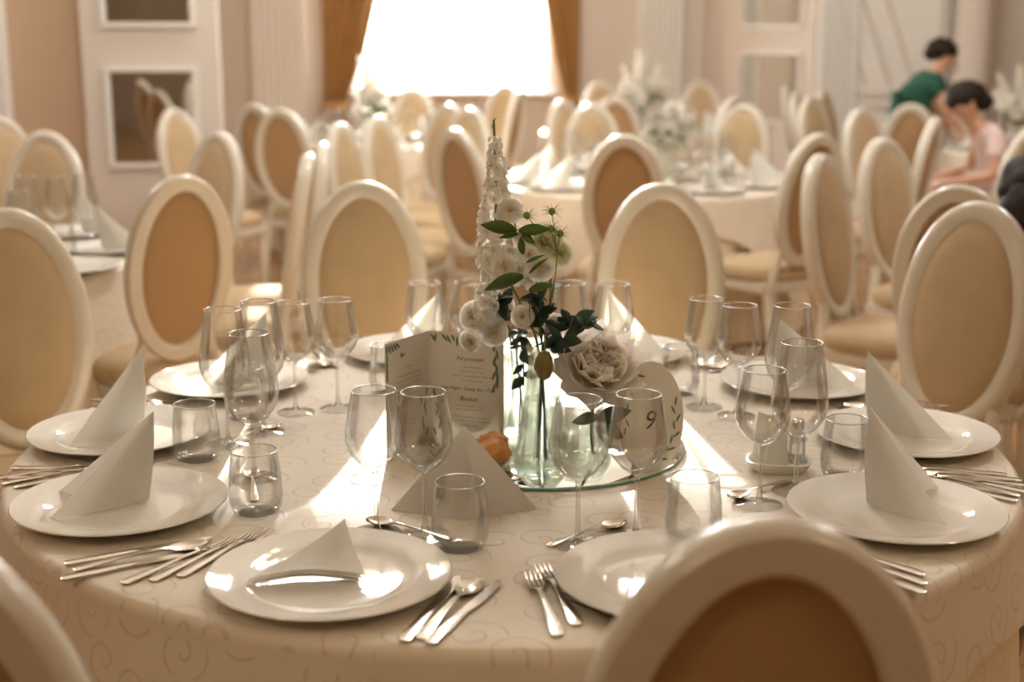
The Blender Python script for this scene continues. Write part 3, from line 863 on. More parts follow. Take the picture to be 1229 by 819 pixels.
# cutlery: (place, side offset, inward offset, turn, mesh, words)
F3 = ((-0.212, -0.02, -0.08, 'inner'), (-0.238, -0.035, -0.14, 'middle'), (-0.266, -0.045, -0.2, 'outer'))
def forks(deg, where, spots):
    for r, i, t, w in spots:
        put(FORK, 'fork', 'fork', w + ' steel fork left of the plate at ' + where, 'forks on the nearest table', deg, r, i, t)
def knives(deg, where, spots):
    for k, (r, i, t, me, w) in enumerate(spots):
        nm = {'k': ('knife', KNIFE), 's': ('spoon', SPOON)}[me]
        put(nm[1], nm[0], nm[0], w + ' steel ' + nm[0] + ' right of the plate at ' + where, 'knives and spoons on the nearest table', deg, r, i, t)
KN = ((0.205, -0.03, -0.08, 'k', 'inner'), (0.232, -0.04, -0.05, 's', 'middle'), (0.257, -0.05, -0.03, 'k', 'outer'))
for deg, where in PLACES:
    if deg == 250:
        forks(deg, where, ((-0.205, 0.05, -0.16, 'inner'), (-0.225, 0.02, -0.25, 'middle'), (-0.25, -0.005, -0.33, 'outer')))
        knives(deg, where, ((0.176, -0.03, 0.06, 'k', 'inner'), (0.200, -0.03, 0.0, 's', 'middle'), (0.224, -0.025, -0.06, 'k', 'outer')))
    elif deg == 288:
        forks(deg, where, ((-0.176, 0.02, -0.10, 'inner'), (-0.206, -0.005, -0.16, 'outer')))
        knives(deg, where, ((0.20, -0.03, 0.02, 'k', 'inner'), (0.225, -0.04, 0.0, 's', 'middle')))
        put(KNIFE, 'knife', 'knife', 'dark-handled knife tucked under the plate at ' + where, 'knives and spoons on the nearest table', deg, -0.135, -0.085, 0.32)
    elif deg in (325, 212, 179, 0, 33, 146):
        forks(deg, where, F3); knives(deg, where, KN)
    else:
        forks(deg, where, F3[:2]); knives(deg, where, KN[:2])
for deg, where, r, i, t in ((212, 'the left front place', 0.0, 0.235, R_(70)), (179, 'the left middle place', -0.02, 0.255, R_(60)), (250, 'the front place with the flat napkin', 0.02, 0.24, R_(80)), (288, 'the front place behind the foreground chair', -0.05, 0.235, R_(-70)), (325, 'the right front place', 0.0, 0.24, R_(75))):
    put(DSPOON, 'dessert_spoon', 'spoon', 'small dessert spoon above the plate at ' + where, 'dessert spoons on the nearest table', deg, r, i, t)
# napkins standing on the plates: ridge towards the table centre, wings towards the diner
NK = [(0, 0.715, 2.665, R_(-92), 0, 'white napkin standing on the plate at the right middle place'),
      (325, 0.600, 2.225, R_(-104), 1, 'white napkin standing on the plate at the right front place'),
      (33, 0.610, 3.06, R_(-80), 2, 'white napkin peak behind the tall glasses at the right rear place'),
      (146, -0.565, 3.05, R_(80), 0, 'white napkin peak behind the tall glasses at the left rear place'),
      (179, -0.735, 2.655, R_(96), 1, 'tallest-looking white napkin on the plate at the left middle place'),
      (212, -0.618, 2.24, R_(104), 2, 'white napkin standing on the plate at the left front place'),
      (108, -0.185, 3.31, R_(35), 0, 'sunlit white napkin behind the menu card at the back left place'),
      (70, 0.235, 3.31, R_(-35), 1, 'sunlit white napkin behind the peony at the back right place')]
for deg, x, y, rz, k, lab in NK:
    tag(ob('folded_napkin', NAP[k], None, (x, y, TZ + 0.010), (0, 0, rz)), lab, 'napkin', 'standing napkins on the nearest table')
# flat napkin on the front plate
b = MB()
A0, B0, C0 = Vector((-0.105, -0.045, 0)), Vector((0.062, -0.025, 0)), Vector((0.020, 0.085, 0))
for (dz, sh) in ((0.0, 0.0), (0.006, 0.004), (0.0125, 0.009)):
    o = Vector((sh, -sh * 0.5, 0)); n0 = len(b.v)
    cs = [A0 + o, B0 + o, C0 + o]
    N = 8; idx = {}
    for i in range(N + 1):
        for j in range(N + 1 - i):
            u, w = i / N, j / N
            p = cs[0] * (1 - u - w) + cs[1] * u + cs[2] * w
            p.z = dz + 0.012 * math.sin(PI * min(1, u + w * 0.6)) * (1 - w) + 0.045 * w * w
            idx[i, j] = len(b.v); b.v.append(tuple(p))
    for i in range(N):
        for j in range(N - i):
            b.f.append((idx[i, j], idx[i + 1, j], idx[i, j + 1]))
            if i + j < N - 1: b.f.append((idx[i + 1, j], idx[i + 1, j + 1], idx[i, j + 1]))
tag(b.build('folded_napkin', 'napkin', None, (-0.282, 1.905, TZ + 0.0105), (0, 0, 0), solid=0.0018), 'white napkin lying folded flat on the front plate', 'napkin')
# the tented napkin standing before the menu card
b = MB()
P = {'a': (0.0, 0.02, 0.135), 'l': (-0.125, -0.015, 0.0), 'r': (0.122, -0.02, 0.0), 'f': (0.0, -0.075, 0.0), 'k': (-0.01, 0.12, 0.0), 'm': (0.012, -0.03, 0.072)}
b.v = [P[k] for k in 'alrfkm']
b.f = [(0, 1, 5), (1, 3, 5), (0, 5, 2), (5, 3, 2), (0, 4, 1), (0, 2, 4)]
me = b.mesh('tented_napkin', 'napkin', solid=0.002, autosmooth=R_(15))
tag(ob('tented_napkin', me, None, (-0.080, 2.235, TZ + 0.0005), (0, 0, 0.05)), 'broad white tented napkin standing before the menu card', 'napkin')

# glasses of the main table
WG = [('wide', -0.218, 2.105, 'wide wine glass before the menu card, left one of the front pair'),
      ('wide', -0.139, 2.095, 'wide wine glass in front of the menu card text, right one of the front pair'),
      ('wide', 0.103, 2.052, 'wide wine glass standing in front of the glass vases'),
      ('wide', 0.197, 2.080, 'wide wine glass standing in front of the oval number card'),
      ('wide', 0.421, 2.240, 'wide wine glass left of the tall one beside the white ceramic holder'),
      ('tall', 0.497, 2.310, 'tallest wine glass in front of the white ceramic holder'),
      ('tall', 0.545, 2.640, 'tall wine glass behind the white ceramic holder'),
      ('wide', 0.412, 2.870, 'rear wine glass left of its neighbour at the right back of the table'),
      ('wide', 0.471, 2.800, 'nearer wine glass of the pair at the right back of the table'),
      ('tall', -0.465, 2.385, 'tall wine glass over the front left tumbler'),
      ('tall', -0.555, 2.60, 'leftmost tall wine glass in the left cluster'),
      ('tall', -0.500, 2.68, 'hindmost tall wine glass in the left cluster of glasses'),
      ('wide', -0.458, 2.83, 'wine glass left of the widest one at the left back'),
      ('wide', -0.372, 2.86, 'wide wine glass casting a stem shadow at the left back'),
      ('wide', -0.196, 3.06, 'wine glass behind the menu card, left one'),
      ('wide', -0.095, 3.07, 'wine glass behind the menu card, right one touching the flowers'),
      ('wide', 0.130, 3.06, 'wine glass behind the peony, left one'),
      ('wide', 0.228, 3.05, 'wine glass behind the peony, right one')]
for k, x, y, lab in WG: wine(k, x, y, lab)
TG_ = [(-0.081, 2.040, 'tumbler in front of the tented napkin'), (0.286, 2.065, 'tumbler left of the foreground chair top, beside two wine glasses'),
       (0.603, 2.395, 'tumbler between the ceramic holder and the right napkins'), (0.372, 2.985, 'tumbler at the right back behind the number card'),
       (-0.429, 2.205, 'tumbler at the left front in front of the tall wine glass'), (-0.594, 2.500, 'tumbler standing before the left middle plate'),
       (-0.275, 3.000, 'tumbler half hidden behind the left edge of the menu card'), (-0.555, 2.79, 'tumbler deep in the left cluster before the left rear plate')]
for x, y, lab in TG_: tumbler(x, y, lab)

# ------------------------------------------------------------------ centrepiece
mp = thing('mirror_plate', 'round mirror plate with green glass edge under the vases', 'mirror plate', (0.06, 2.585, TZ))
MB().lathe([(0, 0.0), (0.272, 0.0), (0.275, 0.0015), (0.275, 0.0055)], 96).build('glass_edge', 'teal', mp)
MB().lathe([(0.275, 0.0056), (0.273, 0.007), (0, 0.007)], 96).build('mirror_face', 'mirror', mp)
PZ = TZ + 0.0075
def vase(loc, prof, wall, label, water=None, name='glass_vase'):
    t = thing(name, label, 'vase', loc, 0, 'glass vases of the centrepiece')
    inner = [(max(r - wall, 0.001), z) for r, z in prof]
    inner[0] = (inner[0][0], 0.012)
    MB().lathe([(0, 0)] + prof + list(reversed(inner)) + [(0, 0.012)], 48).build('vase_wall', 'vaseglass', t, autosmooth=R_(50))
    if water:
        pr = [(max(r - wall - 0.0008, 0.001), z) for r, z in prof if z <= water]
        r_top = lerp(water, [(z, r) for r, z in prof]) - wall - 0.0008
        pr[0] = (pr[0][0], 0.0135)
        MB().lathe([(0, 0.0135)] + pr + [(r_top, water), (0, water)], 40).build('water', 'water', t, autosmooth=R_(50))
    return t
VA = (0.055, 2.43, PZ); VB = (0.142, 2.45, PZ); VC = (0.014, 2.635, PZ)
vase(VA, [(0.052, 0.0), (0.0535, 0.008), (0.046, 0.06), (0.037, 0.12), (0.029, 0.175), (0.025, 0.205), (0.026, 0.215), (0.030, 0.228)], 0.003, 'flask-shaped clear vase holding the tall white spire', 0.13)
vase(VB, [(0.040, 0.0), (0.0415, 0.006), (0.0415, 0.085), (0.041, 0.10)], 0.0035, 'short clear cylinder vase holding the peony', 0.05)
vase(VC, [(0.040, 0.0), (0.0415, 0.006), (0.0415, 0.19), (0.041, 0.205)], 0.003, 'clear cylinder vase between the menu card and the flask vase', 0.15)

def petal_mesh(L, W, cup, curl, name, mat, n=5, frill=0.0, notch=0.0):
    m = MB()
    for j in range(n + 1):
        v = j / n
        w = W * (math.sin(PI * (0.10 + 0.62 * v)) ** 0.8)
        for i in range(5):
            u = -1 + i / 2
            y = v * L - notch * L * (1 - abs(u)) * v ** 4 + frill * math.sin(i * 2.6 + 1) * v
            z = curl * v * v * L + cup * (u * u) * W * (0.4 + 0.6 * v)
            m.v.append((u * w, y, z))
    for j in range(n):
        for i in range(4):
            a = j * 5 + i
            m.f.append((a, a + 1, a + 6, a + 5))
    return m.mesh(name, mat, autosmooth=R_(180))
def leaf_mesh(L, W, bend, mat, name='leaf'):
    m = MB(); n = 7
    for j in range(n + 1):
        v = j / n
        w = W * math.sin(PI * min(1, 0.06 + 0.94 * v)) ** 0.85 * (1 - 0.25 * v)
        if j == n: w = 0.0004
        for i in range(3):
            u = i - 1
            m.v.append((u * w, v * L, bend * L * v * v + 0.25 * w * abs(u)))
    for j in range(n):
        for i in range(2):
            a = j * 3 + i
            m.f.append((a, a + 1, a + 4, a + 3))
    return m.mesh(name, mat, solid=0.0004, autosmooth=R_(180))
def blossom_mesh(r, layers, mat, name, seed=0, cup=0.35, pw=0.55):
    rnd = random.Random(seed); m = MB()
    for (npet, tilt, sc, off) in layers:
        for k in range(npet):
            a = 2 * PI * (k + off) / npet + rnd.uniform(-0.12, 0.12)
            M = Matrix.Rotation(a, 4, 'Z') @ Matrix.Rotation(R_(tilt + rnd.uniform(-6, 6)), 4, 'X')
            L = r * sc; W = r * sc * pw; n = 5; base = len(m.v)
            for j in range(n + 1):
                v = j / n; w = W * (math.sin(PI * (0.15 + 0.64 * v)) ** 0.7)
                for i in range(5):
                    u = -1 + i / 2
                    p = Vector((u * w, v * L - 0.08 * L * (u * u) * v, cup * u * u * W * 0.6 + 0.02 * r * math.sin(5 * u + k) * v - 0.10 * L * v ** 3))
                    m.v.append(tuple(M @ p))
            for j in range(n):
                for i in range(4):
                    q = base + j * 5 + i
                    m.f.append((q, q + 1, q + 6, q + 5))
    return m.mesh(name, mat, autosmooth=R_(180))
FLORET = [blossom_mesh(0.0165, [(5, 8, 1.0, 0), (5, 45, 0.62, 0.4)], 'petal', 'floret', s, 0.3, 0.42) for s in (1, 2, 3)]
BLOOM = [blossom_mesh(0.030, [(7, 14, 1.0, 0), (6, 36, 0.92, 0.4), (6, 54, 0.80, 0.1), (5, 72, 0.66, 0.3)], 'petal', 'blossom', s) for s in (5, 6)]
BLOOMG = blossom_mesh(0.036, [(8, 14, 1.0, 0), (7, 36, 0.92, 0.4), (6, 54, 0.80, 0.1), (5, 72, 0.66, 0.3)], 'petalgreen', 'blossom', 8)
HEART = MB().lathe([(0, 0.0), (0.005, 0.002), (0.006, 0.009), (0.003, 0.014), (0, 0.015)], 10).mesh('flower_heart', 'pollen')
BUD = MB().lathe([(0, 0), (0.004, 0.003), (0.0052, 0.009), (0.003, 0.016), (0, 0.019)], 8).mesh('bud', 'petalgreen')
LEAFS = {'a': leaf_mesh(0.055, 0.012, -0.12, 'leaf'), 'b': leaf_mesh(0.035, 0.008, 0.2, 'leaf'), 'c': leaf_mesh(0.045, 0.013, -0.1, 'leafdark'), 'd': leaf_mesh(0.030, 0.010, 0.15, 'leafdark'), 'e': leaf_mesh(0.06, 0.006, -0.3, 'leaf')}
def path(pts, n=10):
    """smooth curve through points"""
    P = [Vector(p) for p in pts]; out = []
    for i in range(len(P) - 1):
        p0, p1, p2, p3 = P[max(i - 1, 0)], P[i], P[i + 1], P[min(i + 2, len(P) - 1)]
        for k in range(n):
            t = k / n
            out.append(0.5 * ((2 * p1) + (p2 - p0) * t + (2 * p0 - 5 * p1 + 4 * p2 - p3) * t * t + (3 * p1 - p0 - 3 * p2 + p3) * t ** 3))
    out.append(P[-1])
    return out
def leaf_on(par, base, p, d, key, roll=0.0, s=1.0):
    """leaf pointing along d"""
    rot = Vector(d).normalized().to_track_quat('Y', 'Z').to_matrix() @ Matrix.Rotation(roll, 3, 'Y')
    ob('leaf', LEAFS[key], par, Vector(p) - Vector(base), rot, s)
def flower_stem(par, base, pts, r=0.0022, mat='stem'):
    pp = path(pts)
    MB().tube([p - Vector(base) for p in pp], r, 7).build('stem', mat, par)
    return pp

# tall white delphinium-like spire: foot in the flask vase, tip high above it
rnd = random.Random(21)
def spire(base, pts, f0, nfl, label, seed, wmax=0.024):
    rnd = random.Random(seed)
    t = thing('white_flower_spire', label, 'flower', base, 0, 'white flower spires of the centrepiece')
    pp = flower_stem(t, base, pts, 0.0024)
    n = len(pp)
    for k in range(nfl):
        q = k / nfl
        p = pp[min(n - 1, int((f0 + (0.93 - f0) * q) * (n - 1)))]
        a = k * 2.4 + rnd.uniform(-0.3, 0.3)
        w = wmax * (1.0 - 0.86 * q ** 0.8) * rnd.uniform(0.72, 1.12) + 0.003
        d = Vector((math.cos(a), math.sin(a), 0.15 + 0.35 * q + rnd.uniform(-0.2, 0.2)))
        ob('floret', FLORET[k % 3], t, p + d.normalized() * w - Vector(base), aim(d, rnd.uniform(0, 6)), (1.02 - 0.5 * q) * rnd.uniform(0.8, 1.2))
    for k in range(5):
        p = pp[-1 - k * 2]
        a = k * 2.4
        ob('bud', BUD, t, p - Vector(base), aim((math.cos(a), math.sin(a), 0.9)), 0.55 + 0.08 * k)
    return t
bA = (VA[0], VA[1], PZ + 0.0136)
spire(bA, [(0.065, 2.425, PZ + 0.015), (0.048, 2.43, 0.98), (0.018, 2.44, 1.06), (-0.026, 2.45, 1.16), (-0.028, 2.45, 1.28), (-0.032, 2.45, 1.392)], 0.50, 120, 'tall white flower spire rising highest from the vases', 3, 0.048)
bC = (VC[0], VC[1], PZ + 0.0136)
spire(bC, [(0.024, 2.625, PZ + 0.015), (0.0, 2.62, 0.97), (-0.050, 2.50, 1.03), (-0.044, 2.46, 1.09), (-0.040, 2.45, 1.17)], 0.42, 36, 'shorter white flower spire left of the tallest one', 9, 0.030)
# lisianthus sprays
def bloom_spray(base, pts, blooms, leaves, label, mesh=None):
    t = thing('white_lisianthus', label, 'flower', base, 0, 'white lisianthus of the centrepiece')
    pp = flower_stem(t, base, pts, 0.0022)
    for k, (p, d, s, me) in enumerate(blooms):
        p = Vector(p); d = Vector(d).normalized()
        near = min(pp, key=lambda q: (q - (p - Vector((0, 0, 0.05)))).length)
        MB().tube([q - Vector(base) for q in path([near, (near + p) / 2 + Vector((0, 0, -0.004)), p])], 0.0014, 6).build('stem', 'stem', t)
        bo = ob('blossom', me, t, p - Vector(base), aim(d, k), s)
        ob('flower_heart', HEART, bo, (0, 0, 0.002))
    for (p, d, key, roll, s) in leaves:
        leaf_on(t, base, p, d, key, roll, s)
    return t
F = (0, -1, 0.25)
bloom_spray(bA, [(0.06, 2.445, PZ + 0.015), (0.055, 2.44, 0.98), (0.035, 2.435, 1.08), (0.012, 2.43, 1.20)],
    [((-0.003, 2.425, 1.236), F, 0.85, BLOOM[0]), ((0.050, 2.41, 1.137), (0.2, -1, 0.1), 0.9, BLOOM[1]), ((-0.013, 2.40, 1.140), (-0.2, -1, 0.1), 0.8, BLOOM[0]), ((0.018, 2.40, 1.052), (0.1, -1, -0.1), 0.75, BLOOM[1]), ((0.018, 2.42, 1.19), (0.5, -1, 0.3), 0.7, BLOOM[1]), ((0.030, 2.40, 1.160), (0.1, -1, 0.6), 0.6, BLOOM[0])],
    [((0.008, 2.385, 1.205), (-1, -0.2, 0.25), 'a', 1.3, 1.2), ((0.012, 2.385, 1.205), (1, -0.2, 0.12), 'a', 1.2, 1.0), ((0.012, 2.385, 1.20), (-0.8, -0.3, -0.25), 'b', 1.0, 1.0), ((0.018, 2.385, 1.20), (0.6, -0.3, -0.5), 'b', 1.0, 0.9), ((0.020, 2.385, 1.125), (-1, -0.2, -0.25), 'a', 1.2, 1.35), ((0.03, 2.385, 1.13), (0.5, -0.2, 0.6), 'e', 1.2, 0.7), ((0.03, 2.385, 1.10), (0.9, -0.2, 0.3), 'a', 1.1, 0.8), ((0.035, 2.385, 1.09), (-0.3, -0.4, -0.9), 'e', 1.0, 0.9), ((0.02, 2.38, 1.165), (-0.2, -0.4, 0.9), 'a', 1.0, 0.7), ((0.025, 2.38, 1.15), (0.7, -0.5, 0.5), 'e', 1.3, 0.6)],
    'white lisianthus spray with green leaves in the flask vase, halfway up the spire')
bloom_spray(bA, [(0.05, 2.45, PZ + 0.015), (0.058, 2.445, 0.98), (0.07, 2.45, 1.08), (0.065, 2.46, 1.16)],
    [((0.058, 2.45, 1.175), (0.2, -1, 0.5), 1.05, BLOOMG), ((0.085, 2.45, 1.155), (0.6, -1, 0.3), 0.7, BLOOMG), ((0.075, 2.43, 1.03), (0.3, -1, 0.0), 0.75, BLOOM[0])],
    [((0.065, 2.44, 1.09), (0.9, -0.3, 0.2), 'd', 0.2, 1.0), ((0.062, 2.44, 1.07), (-0.7, -0.3, 0.4), 'c', 0.2, 0.9)],
    'greenish white full bloom right of the tall spire')
bloom_spray(bC, [(0.004, 2.635, PZ + 0.015), (-0.006, 2.625, 0.975), (-0.052, 2.56, 1.02), (-0.055, 2.54, 1.04)],
    [((-0.066, 2.50, 1.030), (-0.4, -1, 0.2), 1.05, BLOOM[0]), ((-0.035, 2.50, 1.000), (0.2, -1, 0.2), 0.95, BLOOM[1]), ((-0.075, 2.50, 0.985), (-0.5, -1, -0.1), 0.8, BLOOM[1]), ((-0.018, 2.52, 1.045), (0.3, -1, 0.3), 0.8, BLOOM[0])],
    [((-0.030, 2.50, 1.06), (0.6, -0.5, 0.3), 'c', 0.2, 1.0), ((-0.02, 2.50, 1.06), (0.2, -0.5, -0.8), 'c', 0.5, 0.9), ((-0.03, 2.50, 1.05), (-0.5, -0.5, 0.5), 'd', 0, 1.0)],
    'white lisianthus blooms with yellow hearts above the menu card')
# nigella pods
def nigella(base, pts, pods, label):
    t = thing('nigella_sprig', label, 'flower', base, 0, 'nigella sprigs of the centrepiece')
    pp = flower_stem(t, base, pts, 0.0014, 'nigella')
    pod = MB().lathe([(0, -0.007), (0.005, -0.004), (0.0065, 0.001), (0.004, 0.006), (0, 0.008)], 10).mesh('seed_pod', 'nigella')
    hair = MB()
    for k in range(22):
        a = k * 2.4; e = -0.6 + 1.5 * k / 22
        d = Vector((math.cos(a) * math.cos(e), math.sin(a) * math.cos(e), math.sin(e)))
        hair.tube([d * 0.004, d * 0.013 + Vector((0, 0, 0.002)), d * 0.021], [0.0005, 0.0004, 0.0002], 4)
    hm = hair.mesh('bracts', 'nigella')
    for p in pods:
        p = Vector(p); near = min(pp, key=lambda q: (q - (p - Vector((0, 0, 0.04)))).length)
        MB().tube([near - Vector(base), p - Vector(base)], 0.001, 5).build('stem', 'nigella', t)
        o = ob('seed_pod', pod, t, p - Vector(base)); ob('bracts', hm, o)
nigella(bA, [(0.058, 2.452, PZ + 0.015), (0.06, 2.44, 0.98), (0.075, 2.43, 1.1), (0.08, 2.42, 1.16)], [(0.026, 2.41, 1.228), (0.070, 2.42, 1.234), (0.068, 2.41, 1.205), (0.085, 2.42, 1.195)], 'spiky green nigella pods right of the tall spire')
# eucalyptus and greens
def eucalyptus(base, pts, n, key, label, s=1.0, seed=0):
    rnd = random.Random(seed)
    t = thing('eucalyptus_sprig', label, 'foliage', base, 0, 'eucalyptus sprigs of the centrepiece')
    pp = flower_stem(t, base, pts, 0.0015, 'leafdark')
    N = len(pp)
    for k in range(n):
        i = int((0.45 + 0.54 * k / n) * (N - 1)); p = pp[i]
        dd = (pp[min(i + 1, N - 1)] - pp[i - 1]).normalized()
        a = k * 2.5
        side = Vector((math.cos(a), math.sin(a) * 0.6 - 0.3, 0.35 * math.sin(a * 1.3)))
        leaf_on(t, base, p, dd * 0.5 + side, key, rnd.uniform(0.5, 1.7), 1.2 * s * rnd.uniform(0.75, 1.1))
    return t
eucalyptus(bA, [(0.045, 2.435, PZ + 0.015), (0.056, 2.43, 0.98), (0.085, 2.41, 1.03), (0.115, 2.40, 1.045), (0.150, 2.40, 1.03)], 15, 'd', 'dark eucalyptus sprig reaching right above the peony', 0.95, 1)
eucalyptus(bA, [(0.05, 2.42, PZ + 0.015), (0.053, 2.42, 0.98), (0.075, 2.39, 1.00), (0.10, 2.385, 1.02)], 9, 'c', 'eucalyptus leaves just above the flask vase rim', 0.8, 2)
eucalyptus(bC, [(0.014, 2.635, PZ + 0.015), (0.016, 2.615, 0.975), (-0.012, 2.52, 1.03), (-0.018, 2.50, 1.07)], 12, 'd', 'dark leaves at the middle of the arrangement above the menu corner', 1.0, 3)
eucalyptus(bC, [(0.0, 2.645, PZ + 0.015), (0.012, 2.605, 0.975), (0.012, 2.53, 0.99), (0.02, 2.50, 0.965), (0.022, 2.49, 0.90)], 12, 'd', 'grey-green leaves hanging between the two tall vases', 0.9, 4)
eucalyptus(bA, [(0.06, 2.42, PZ + 0.015), (0.055, 2.43, 0.985), (0.05, 2.42, 1.05), (0.045, 2.41, 1.085)], 10, 'c', 'upright grey-green leaves in the flask neck', 0.8, 5)
# seed head at the flask's neck
b = MB().lathe([(0, -0.028), (0.010, -0.022), (0.017, -0.005), (0.015, 0.012), (0.009, 0.024), (0, 0.027)], 14)
b.v = [(x * (1 + 0.10 * math.sin(9 * math.atan2(y, x) + z * 300)), y * (1 + 0.10 * math.sin(9 * math.atan2(y, x) + z * 300)), z) for x, y, z in b.v]
sh_ = thing('seed_head', 'bronze-green seed head hanging at the flask vase neck', 'flower', (0.057, 2.380, 0.966))
b.build('pod', 'twine', sh_)
MB().tube([(0, 0, 0.02), (0.002, 0.018, 0.045), (0.0, 0.045, 0.04)], 0.0016, 6).build('stem', 'stem', sh_)
# peony
pb = (VB[0], VB[1], PZ + 0.0136)
pe = thing('blush_peony', 'big blush white peony bowing to the right in the short vase', 'flower', pb)
PC = Vector((0.150, 2.435, 0.935))
flower_stem(pe, pb, [(0.150, 2.455, PZ + 0.016), (0.146, 2.44, 0.83), (0.147, 2.43, 0.90)], 0.0035)
PET = petal_mesh(0.086, 0.044, 0.45, 0.35, 'petal', 'peony', frill=0.003, notch=0.14)
rnd = random.Random(4)
axis = aim((0.15, -0.75, 0.65))
for (cnt, tilt, sc, off) in ((10, 0, 0.98, 0), (10, 18, 0.98, 0.5), (9, 34, 0.95, 0.2), (9, 48, 0.90, 0.6), (9, 60, 0.84, 0.1), (7, 72, 0.76, 0.4), (5, 84, 0.66, 0.2)):
    for k in range(cnt):
        a = 2 * PI * (k + off) / cnt + rnd.uniform(-0.1, 0.1)
        Rm = axis @ Matrix.Rotation(a, 3, 'Z') @ Matrix.Rotation(R_(tilt + rnd.uniform(-7, 7)), 3, 'X')
        ob('petal', PET, pe, PC - Vector(pb), Rm, sc * rnd.uniform(0.92, 1.05))
for (d, s, roll) in (((-0.9, -0.4, 0.05), 1.0, 1.2), ((0.1, -0.5, -0.9), 0.8, 1.3), ((0.9, -0.4, 0.35), 1.1, 1.3), ((0.7, -0.5, -0.5), 1.0, 1.2)):
    leaf_on(pe, pb, PC + Vector((0.004, -0.070, -0.062)), d, 'c', roll, s * 1.25)

# menu card: two leaves opening towards the front, printed
def text_obj(name, body, size, mat, parent, M, align='CENTER', shear=0.0):
    cu = bpy.data.curves.new(name, 'FONT')
    cu.body = body; cu.size = size; cu.align_x = align; cu.shear = shear; cu.extrude = 0.0; cu.resolution_u = 3
    o = bpy.data.objects.new(name, cu); C.objects.link(o)
    me = bake(o); me.name = name
    bpy.data.objects.remove(o)
    me.materials.clear(); me.materials.append(MT[mat])
    q = ob(name, me, parent)
    q.matrix_local = M
    return q
MH = 0.222
mL, mF, mR = Vector((-0.236, 2.500, 0)), Vector((-0.160, 2.622, 0)), Vector((-0.016, 2.570, 0))
menu = thing('menu_card', 'folded menu card printed with leaves, left of the vases', 'menu card', (mF.x, mF.y, TZ + 0.0005))
def panel(p0, p1, name):
    d = (p1 - p0); w = d.length; ax = d.normalized(); nr = Vector((ax.y, -ax.x, 0))   # towards the camera
    M = Matrix(((ax.x, 0, nr.x, p0.x - mF.x), (ax.y, 0, nr.y, p0.y - mF.y), (0, 1, 0, 0), (0, 0, 0, 1)))
    tilt = Matrix.Identity(4)
    MB().add([(0, 0, 0), (w, 0, 0), (w, MH, 0), (0, MH, 0), (0, 0, -0.0006), (w, 0, -0.0006), (w, MH, -0.0006), (0, MH, -0.0006)],
             [(0, 1, 2, 3), (4, 7, 6, 5), (0, 4, 5, 1), (1, 5, 6, 2), (2, 6, 7, 3), (3, 7, 4, 0)], M).build(name, 'paper', menu, smooth=False)
    return M, w
ML, wL = panel(mL, mF, 'card_panel')
MR, wR = panel(mF, mR, 'card_panel')
def at2(M, x, y, rot=0.0): return M @ Matrix.Translation((x, y, 0.0006)) @ Matrix.Rotation(rot, 4, 'Z')
def squiggle(M, cx, y, w, seed, name='printed_line', h=0.0023):
    """one line of small, unreadable print: words as little handwritten strokes"""
    rnd = random.Random(seed); b = MB(); x = cx - w / 2
    while x < cx + w / 2 - 0.002:
        wl = rnd.uniform(0.006, 0.013); wl = min(wl, cx + w / 2 - x)
        pts = []; n = max(3, int(wl / 0.0011))
        for k in range(n + 1):
            pts.append((x + wl * k / n, y + (h * 0.5) * (1 if k % 2 else -0.6) * rnd.uniform(0.5, 1.2)))
        for (xa, ya), (xb, yb) in zip(pts[:-1], pts[1:]):
            t = 0.00032
            b.add([(xa - t, ya, 0.0006), (xa + t, ya, 0.0006), (xb + t, yb, 0.0006), (xb - t, yb, 0.0006)], [(0, 1, 2, 3)], M)
        x += wl + 0.0025
    b.build(name, 'ink', menu, smooth=False)
text_obj('printed_heading', 'Fel principal', 0.0115, 'ink', menu, at2(MR, wR * 0.55, 0.168), shear=0.2)
for k, (y, w) in enumerate(((0.155, 0.042), (0.146, 0.046), (0.137, 0.085), (0.128, 0.045))): squiggle(MR, wR * 0.58, y, w, k)
text_obj('printed_heading', 'Late Night - Candy Bar - Tort', 0.0092, 'ink', menu, at2(MR, wR * 0.52, 0.109), shear=0.15)
text_obj('printed_heading', 'Bauturi', 0.0125, 'ink', menu, at2(MR, wR * 0.53, 0.088), shear=0.2)
for k, (y, w) in enumerate(((0.077, 0.055), (0.070, 0.06), (0.055, 0.072), (0.047, 0.080), (0.038, 0.03))): squiggle(MR, wR * 0.55, y, w, 10 + k)
text_obj('printed_heading', 'Bar', 0.0115, 'ink', menu, at2(ML, wL * 0.38, 0.188), shear=0.2)
for k, (y, w) in enumerate(((0.165, 0.022), (0.150, 0.075), (0.140, 0.085), (0.130, 0.095), (0.120, 0.075), (0.110, 0.07), (0.100, 0.07), (0.091, 0.04), (0.07, 0.05), (0.06, 0.06), (0.05, 0.05))): squiggle(ML, wL * 0.5, y, w, 30 + k)
def printed_leaf(M, x, y, a, L, w):
    n = 6; b = MB(); up = []; dn = []
    for k in range(n + 1):
        v = k / n; ww = w * math.sin(PI * v) ** 0.8
        up.append((v * L, ww)); dn.append((v * L, -ww))
    out = up + list(reversed(dn))[1:-1]
    c, s = math.cos(a), math.sin(a)
    b.add([(x + px * c - py * s, y + px * s + py * c, 0.0005) for px, py in out], [tuple(range(len(out)))], M)
    b.build('printed_leaf', 'inkgreen', menu, smooth=False)
rnd = random.Random(12)
for k in range(13):
    printed_leaf(MR, 0.002 + wR * 0.95 * k / 13, MH - 0.003 - rnd.uniform(0, 0.004), R_(-60 + rnd.uniform(-35, 25)), min(rnd.uniform(0.014, 0.024), 0.024), 0.0026)
for k in range(8):
    printed_leaf(MR, wR - 0.010 - rnd.uniform(0, 0.012), MH - 0.016 - 0.011 * k, R_(-80 + rnd.uniform(-30, 20)), rnd.uniform(0.016, 0.026) if k else 0.018, 0.0026)
